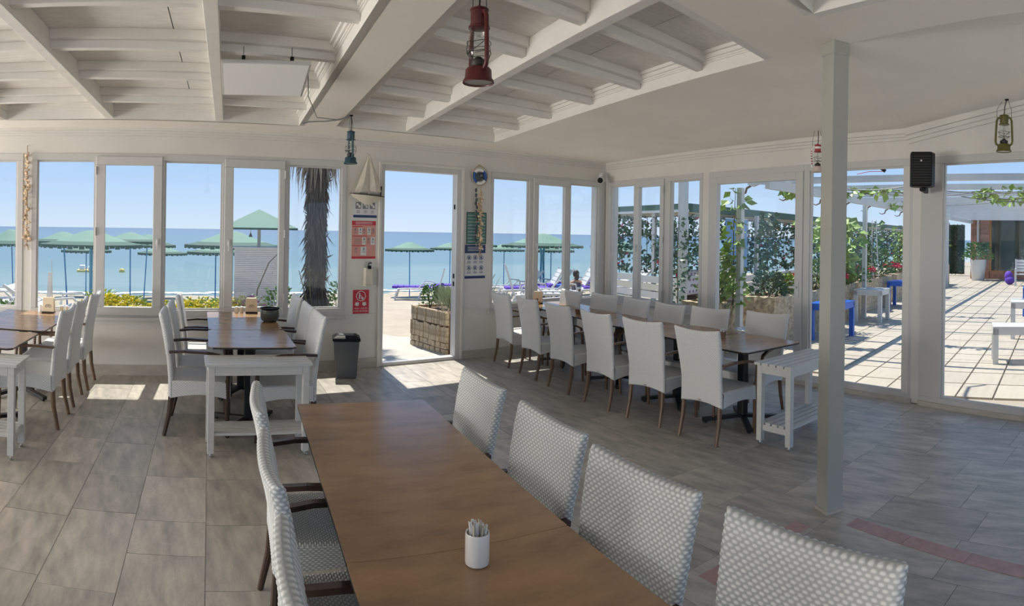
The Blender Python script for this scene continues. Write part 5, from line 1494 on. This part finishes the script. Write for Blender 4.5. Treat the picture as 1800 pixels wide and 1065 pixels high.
# pergola
PG = thing('pergola', 'white pergola of many parallel beams over the terrace', 'pergola', (0, 0, 0))
raft = MB()
prof = [(-9.0, 2.44), (4.7, 2.44), (4.86, 2.455), (4.96, 2.42), (5.05, 2.455), (5.02, 2.50), (4.9, 2.53), (-9.0, 2.53)]
n = len(prof)
raft.add([(-.035, p[0], p[1]) for p in prof] + [(.035, p[0], p[1]) for p in prof], [tuple(range(n)), tuple(range(2 * n - 1, n - 1, -1))] + [(i, i + n, (i + 1) % n + n, (i + 1) % n) for i in range(n)])
rme = raft.mesh('rafter', M_WPAINT)
for k in range(12): child('rafter', rme, PG, (8.0 + k * 1.45, .06 * k, 0))
for y0, y1 in ((4.35, 5.05), (-2.5, -1.8)):
    MB().beam((7.3, y0 - .05, 2.38), (25.0, y1 - .05, 2.38), .07, .12).build('cross_beam', M_WPAINT, PG)
for x, y in ((7.28, 4.72), (11.93, 4.66), (16.3, 4.84), (20.7, 5.02), (8.0, -2.45), (14, -2.2), (20, -2.0)):
    MB().box(x - .04, x + .04, y - .04, y + .04, -.02, 2.34).build('post', M_WPAINT, PG)
tailm = MB().tube([(0, 4.98, 2.45), (0, 5.08, 2.40), (0, 5.10, 2.33), (0, 5.18, 2.30), (0, 5.26, 2.33)], [.020, .018, .016, .014, .008], 6).mesh('scroll_tail', M_MWOOD, True)
for k in range(9): child('scroll_tail', tailm, PG, (8.0 + k * 1.45, .06 * k, 0))
for i, (xx, y0, y1, sag) in enumerate(((8.5, 3.9, 2.6, .07), (9.2, 2.5, .6, .08), (10.0, 3.6, 2.0, .06), (10.9, 2.4, .2, .1), (12.3, 4.0, 1.9, .08))):
    t = thing('pergola_cable', ('thin dark cable sagging beneath the %s pergola rafters from the glazing' % order[i]), 'cable', (xx, 0, 2.44), 0)
    MB().tube([(0, y0 + (y1 - y0) * q / 8, -sag * 4 * (q / 8) * (1 - q / 8)) for q in range(9)], .008, 5).build('cable', M_GREYP, t)
for i, (xx, y0, y1, zz) in enumerate(((9.4, 4.3, 2.7, 2.40), (9.4, 1.9, .4, 2.40), (10.2, .6, -.3, 2.42), (10.9, 2.1, .6, 2.40), (11.6, 1.9, .1, 2.38), (13.0, 4.6, 3.3, 2.38), (8.7, 4.8, 4.4, 2.36))):
    t = thing('grape_vine', 'green vine leaves trailing along the pergola beams, %s from the glazing' % ('first', 'second', 'third', 'fourth', 'fifth', 'sixth', 'topmost left cluster')[i], 'vine', (xx, y0, zz), 0, 'grape vines along the pergola beams')
    MB().tube([(0, (y1 - y0) * q / 6, .02 * math.sin(q * 2)) for q in range(7)], .008, 5).build('stem', M_STEM, t)
    m = MB()
    for k in range(60): m.leaf((rnd.uniform(-.08, .08), (y1 - y0) * rnd.random(), rnd.uniform(-.03, .07)), (rnd.uniform(-1, 1), rnd.uniform(-1, 1), rnd.uniform(-1.2, .2)), rnd.uniform(.09, .17), rnd.uniform(.08, .14), .1)
    m.build('foliage', M_LIME, t, kind='stuff')
t = thing('awning_arm', 'short black hanging pipe end at the top of the terrace glazing', 'pipe', (7.0, 2.78, 2.56))
MB().tube([(-.66, .12, .52), (-.3, .10, .36), (0, .0, .12), (.06, -.12, .04), (.12, -.26, -.08)], .022, 8).build('pipe', M_BLKP, t, smooth=True)
MB().tube([(.12, -.26, -.08), (.0, -.1, -.09), (-.02, .06, -.12)], .004, 5).build('wire', M_RED, t)

# shelter with artificial leaf screens
SH = thing('beach_shelter', 'long flat shelter with dark green fascia beyond the planters', 'shelter', (0, 0, 0))
A_, B_2, C_2 = Vector((10.40, 10.45)), Vector((9.80, 7.62)), Vector((32.5, 10.0))
def wallbox(m, p, q, z0, z1, th):
    d = (q - p).normalized(); nrm = Vector((-d.y, d.x)) * th / 2
    m.prism([tuple(p - nrm), tuple(q - nrm), tuple(q + nrm), tuple(p + nrm)], z0, z1); return m
wallbox(MB(), A_, B_2, 2.16, 2.31, .10).build('fascia', M_GROOF, SH)
wallbox(MB(), B_2, C_2, 2.14, 2.31, .10).build('fascia', M_GROOF, SH)
off = Vector((.0, .12))
wallbox(MB(), A_ + Vector((.1, 0)), B_2 + Vector((.1, .1)), 2.05, 2.15, .06).build('canvas_valance', M_CANV, SH)
wallbox(MB(), B_2 + off, C_2 + off, 2.03, 2.13, .06).build('canvas_valance', M_CANV, SH)
MB().prism([tuple(B_2), tuple(C_2), (32.5, 13.0), (13.5, 12.6), tuple(A_)], 2.27, 2.30).build('roof_sheet', M_CANV, SH)
MB().beam((9.72, 7.55, 2.16), (10.3, 10.3, 2.16), .05, .05).build('rain_gutter', M_WPAINT, SH)
for x, y in ((10.36, 10.3), (10.02, 8.7), (9.86, 7.74), (12.6, 7.7), (15.4, 8.05), (18.5, 8.4), (22, 8.85), (26, 9.3)):
    MB().box(x - .04, x + .04, y - .04, y + .04, -.12, 2.16).build('post', M_WPAINT, SH)
MB().box(8.55, 8.68, 6.74, 6.87, -.1, 3.4).build('tall_post', M_WPAINT, SH)
def leafscreen(p, q, z0, z1, n, label, flower):
    d = q - p; L = d.length; nv = Vector((-d.y, d.x)).normalized()
    t = thing('leaf_screen', label, 'leaf screen', (p.x, p.y, z0))
    m = MB()
    for k in range(n):
        s = rnd.random(); z = (z1 - z0) * rnd.random()
        if math.sin(s * L * 4.1 + z * 3.3) * math.sin(z * 6.1 + s * L * 2.3 + 1) > .42 and rnd.random() < .85: continue
        w = d * s + nv * rnd.uniform(-.04, .04)
        m.leaf((w.x, w.y, z), (rnd.uniform(-1, 1), rnd.uniform(-1, 1), rnd.uniform(-1, .6)), rnd.uniform(.09, .15), rnd.uniform(.06, .10), .2)
    m.build('foliage', M_DLEAF, t, kind='stuff')
    m = MB()
    for k in range(int(L / .5) + 1):
        w = d * min(1, k * .5 / L); m.tube([(w.x, w.y, 0), (w.x, w.y, z1 - z0)], .008, 5)
    for z in (.0, .4, .8, z1 - z0): m.tube([(0, 0, z), (d.x, d.y, z)], .006, 5)
    m.build('lattice', M_GROOF, t)
    m = MB()
    for k in range(flower):
        s = rnd.random(); c = d * s; c = Vector((c.x, c.y, (z1 - z0) * rnd.random())) + Vector((nv.x, nv.y, 0)) * rnd.uniform(-.07, .07)
        for b in range(5): m.leaf(c, (rnd.uniform(-1, 1), rnd.uniform(-1, 1), rnd.uniform(-1, 1)), .05, .045)
    m.build('red_flower', M_RED, t, kind='stuff')
leafscreen(A_ + Vector((.05, 0)), B_2 + Vector((.02, .12)), .84, 2.06, 1150, 'leaf screen with gaps outside the three pane garden window', 26)
leafscreen(B_2 + Vector((.1, .05)), Vector((15.5, 8.0)), .84, 2.04, 2100, 'leaf screen seen through the glazed terrace door', 60)
leafscreen(Vector((15.6, 8.0)), C_2, .86, 2.02, 4600, 'long leaf screen beyond the terrace planters, far part', 90)
def slatfence(p, q, label, z1=.80, posts=1.0):
    d = q - p; L = d.length; rz = math.atan2(d.y, d.x)
    t = thing('slat_fence', label, 'fence', (p.x, p.y, -.08), rz, 'white slat fences under the leaf screens')
    for k in range(5): MB().box(0, L, -.012, .012, .06 + k * .165, .06 + k * .165 + .14).build('slat', M_CANV if k % 2 else M_WWOOD, t)
    n = max(2, int(L / posts) + 1)
    for k in range(n): MB().box(L * k / (n - 1) - .045, L * k / (n - 1) + .045, -.045, .012, 0, .88).build('post', M_CANV, t)
slatfence(A_ + Vector((-.08, 0)), B_2 + Vector((-.08, .15)), 'white slat fence below the leaf screen outside the garden window')
slatfence(Vector((11.3, 7.35)), Vector((15.5, 7.85)), 'white slat fence behind the long planter, seen through the glazed door', posts=1.4)
slatfence(Vector((15.7, 7.85)), Vector((24, 8.9)), 'long white slat fence behind the far planters', posts=1.6)
t = thing('shelter_sofa', 'brown sofa under the shelter beside the patterned cushion', 'sofa', (10.75, 8.15, -.1), R(5))
MB().box(-.5, .9, -.35, .35, .12, .42).build('seat', M_BROWN, t, bevel=.05)
MB().box(-.5, .9, .25, .45, .30, .85).build('backrest', M_BROWN, t, bevel=.06)
for x in (-.42, .82): MB().box(x - .04, x + .04, -.3, .3, 0, .13).build('leg', M_DWOOD, t)
t = thing('patterned_cushion', 'white cushion with rosy dots leaning on the brown shelter sofa', 'cushion', (10.30, 7.86, .42), R(8))
MB().box(-.30, .30, -.06, .06, 0, .52).build('cover', M_CUSH, t, bevel=.06)
m = MB()
for i in range(4):
    for j in range(4): m.ball((-.21 + i * .14 + .06 * (j % 2), -.062, .08 + j * .12), .038, 8, 4, (1, .12, .8))
m.build('printed_dot', M_PURP, t, kind='stuff')
t = thing('blue_sheet', 'pale blue banner panel hanging in the shelter behind the dark vine', 'banner', (11.6, 7.62, .95), R(7))
MB().box(-.55, .55, -.01, .01, 0, 1.10).build('sheet', mat('pale_blue_cloth', (.20, .36, .58), .7), t)
MB().tube([(-.57, 0, 1.1), (.57, 0, 1.1)], .015, 6).build('rod', M_WPAINT, t)

# tables, stools and benches on the terrace
def parsons(x, y, rz, w, d, h, m, label, lw=.075):
    t = thing('terrace_table', label, 'table', (x, y, 0), R(rz), 'small painted terrace tables')
    n = 5; sw = (w - .012 * (n - 1)) / n
    for k in range(n): MB().box(-w / 2 + k * (sw + .012), -w / 2 + k * (sw + .012) + sw, -d / 2, d / 2, h - .022, h).build('top_slat', m, t)
    MB().box(-w / 2, w / 2, -d / 2, -d / 2 + .03, h - .11, h - .022).box(-w / 2, w / 2, d / 2 - .03, d / 2, h - .11, h - .022).box(-w / 2, -w / 2 + .03, -d / 2 + .03, d / 2 - .03, h - .11, h - .022).box(w / 2 - .03, w / 2, -d / 2 + .03, d / 2 - .03, h - .11, h - .022).build('apron', m, t)
    for sx in (-1, 1):
        for sy in (-1, 1): MB().box(sx * (w / 2 - lw / 2) - lw / 2, sx * (w / 2 - lw / 2) + lw / 2, sy * (d / 2 - lw / 2) - lw / 2, sy * (d / 2 - lw / 2) + lw / 2, 0, h - .022).build('leg', m, t)
parsons(9.28, 4.18, 3, .80, .50, .60, M_BLUE, 'blue terrace table half hidden by the square post')
parsons(11.66, 4.38, 3, .62, .58, .64, M_WPAINT, 'white terrace table between the two blue ones at the planters')
parsons(14.3, 4.60, 3, .62, .58, .63, M_BLUE, 'blue terrace table beside the black glazing edge, farther of the two by the planters')
parsons(17.0, 4.60, 3, .62, .58, .63, M_WPAINT, 'white terrace table showing past the corner glazing post')
parsons(8.40, .80, 12, .42, 1.15, .50, M_WPAINT, 'low white slatted bench nearest to the glazed wall')
parsons(10.6, 1.02, 8, .70, .80, .62, M_WPAINT, 'white terrace table behind the low white bench')
parsons(13.6, 1.25, 5, .60, .60, .62, M_BLUE, 'blue terrace table at the picture edge behind the white table')
t = thing('white_bench', 'white slatted bench with back at the far right of the terrace', 'bench', (22.3, 2.28, 0), R(-85))
for k in range(4): MB().box(-.55, .55, -.24 + k * .12, -.14 + k * .12, .41, .435).build('seat_slat', M_WPAINT, t)
for k in range(4): MB().box(-.55, .55, .25, .27, .50 + k * .115, .595 + k * .115).build('back_slat', M_WPAINT, t)
for sx in (-.55, .55):
    for sy in (-.22, .26): MB().box(sx - .03, sx + .03, sy - .03, sy + .03, 0, .60 if sy < 0 else .96).build('leg', M_WPAINT, t)
    MB().box(sx - .03, sx + .03, -.26, .28, .60, .63).build('armrest', M_WPAINT, t)
t = thing('purple_pouf', 'purple cushion heap on the terrace floor beside the white bench', 'pouf', (22.85, 3.12, 0))
MB().ball((0, 0, .16), .19, 14, 8, (1, 1, .86)).build('pouf', M_PCLOTH, t, smooth=True)
MB().ball((.03, .05, .30), .16, 12, 8, (1, 1.0, 1.3)).build('cushion', M_PCLOTH, t, smooth=True)
t = thing('round_stool', 'round white plastic stool outside the glazed terrace door', 'stool', (6.98, 4.30, 0))
MB().lathe([(.235, .40), (.24, .415), (.235, .43), (.20, .432)], 24).build('top', M_WPAINT, t, smooth=True)
for k in range(4):
    a = k * math.pi / 2 + .5; MB().tube([(.12 * math.cos(a), .12 * math.sin(a), .40), (.19 * math.cos(a), .19 * math.sin(a), 0)], [.035, .024], 8).build('leg', M_WPAINT, t, smooth=True)
MB().lathe([(.10, .16), (.14, .40)], 16).build('skirt', M_WPAINT, t, smooth=True)

# building at the far end
t = thing('storefront', 'brick and dark glass restaurant front at the far end of the terrace', 'building', (25.9, 0, 0))
bk = MB().box(-.10, .10, -.19, .19, 0, .20).mesh('brick', M_BRICK)
bh = MB().box(-.10, .10, -.19, -.005, 0, .20).box(-.10, .10, .005, .19, 0, .20).mesh('brick', M_BRICK)
for k in range(12):
    for j in (0, 1): child('brick', bk if (k + j) % 2 else bh, t, (.02 * ((k + j) % 2), 4.62 + j * .40, k * .212))
MB().box(.0, .16, 4.4, 5.25, 0, 2.6).build('wall_core', M_BRICK, t)
MB().box(-.06, .10, -4, 4.40, 0, .30).build('plinth', M_BRICK, t)
MB().box(-.02, .0, -4, 4.40, .36, 2.6).build('dark_pane', M_DARKG, t)
for y in (4.38, 2.62, .6, -1.4): MB().box(-.07, .03, y - .045, y + .045, .30, 2.6).build('orange_frame', M_ORNG, t)
MB().box(-.06, .02, -4, 4.4, .30, .36).build('orange_sill', M_ORNG, t)
MB().box(-1.2, 1.0, -4, 5.4, 2.6, 2.85).build('roof_edge', M_GREYP, t)
MB().box(-.22, -.14, 4.86, 4.94, 0, 2.5).build('white_post', M_WPAINT, t)
t = thing('hedge_screen', 'tall artificial green hedge panel closing the terrace beside the brick pillar', 'hedge', (28.2, 6.55, 0))
MB().box(-.02, .02, -.55, .80, .05, 2.35).build('backing', M_HEDGE, t)
m = MB()
for k in range(2600): m.leaf((rnd.uniform(-.09, -.02), rnd.uniform(-.55, .8), rnd.uniform(.05, 2.35)), (-1, rnd.uniform(-1, 1), rnd.uniform(-1, 1)), .09, .05)
m.build('foliage', M_HEDGE, t, kind='stuff')
t = thing('white_planter_pot', 'tall tapered white pot beside the brick pillar', 'pot', (24.9, 4.72, 0))
MB().lathe([(.24, 0), (.26, .02), (.34, .80), (.34, .84), (.30, .84), (.29, .76), (0, .74)], 24).build('pot', M_WPAINT, t, smooth=True)
clump('potted_plant', 'bushy green plant growing in the tall white pot', 'plant', (24.9, 4.72, .72), .62, .78, 420, M_LEAF, .16, .09, M_WPET, 14, .05)
t = thing('clipped_hedge', 'dark green hedge beyond the far end of the leaf screens', 'hedge', (34, 10.7, -.1))
m = MB(); d = Vector((4, -1.5, 0))
for k in range(900): p = d * rnd.random(); m.leaf((p.x + rnd.uniform(-.3, .3), p.y + rnd.uniform(-.3, .3), 2.7 * rnd.random()), (rnd.uniform(-1, 1), rnd.uniform(-1, 1), rnd.uniform(-.4, .8)), .35, .22)
m.build('foliage', M_DLEAF, t, kind='stuff')
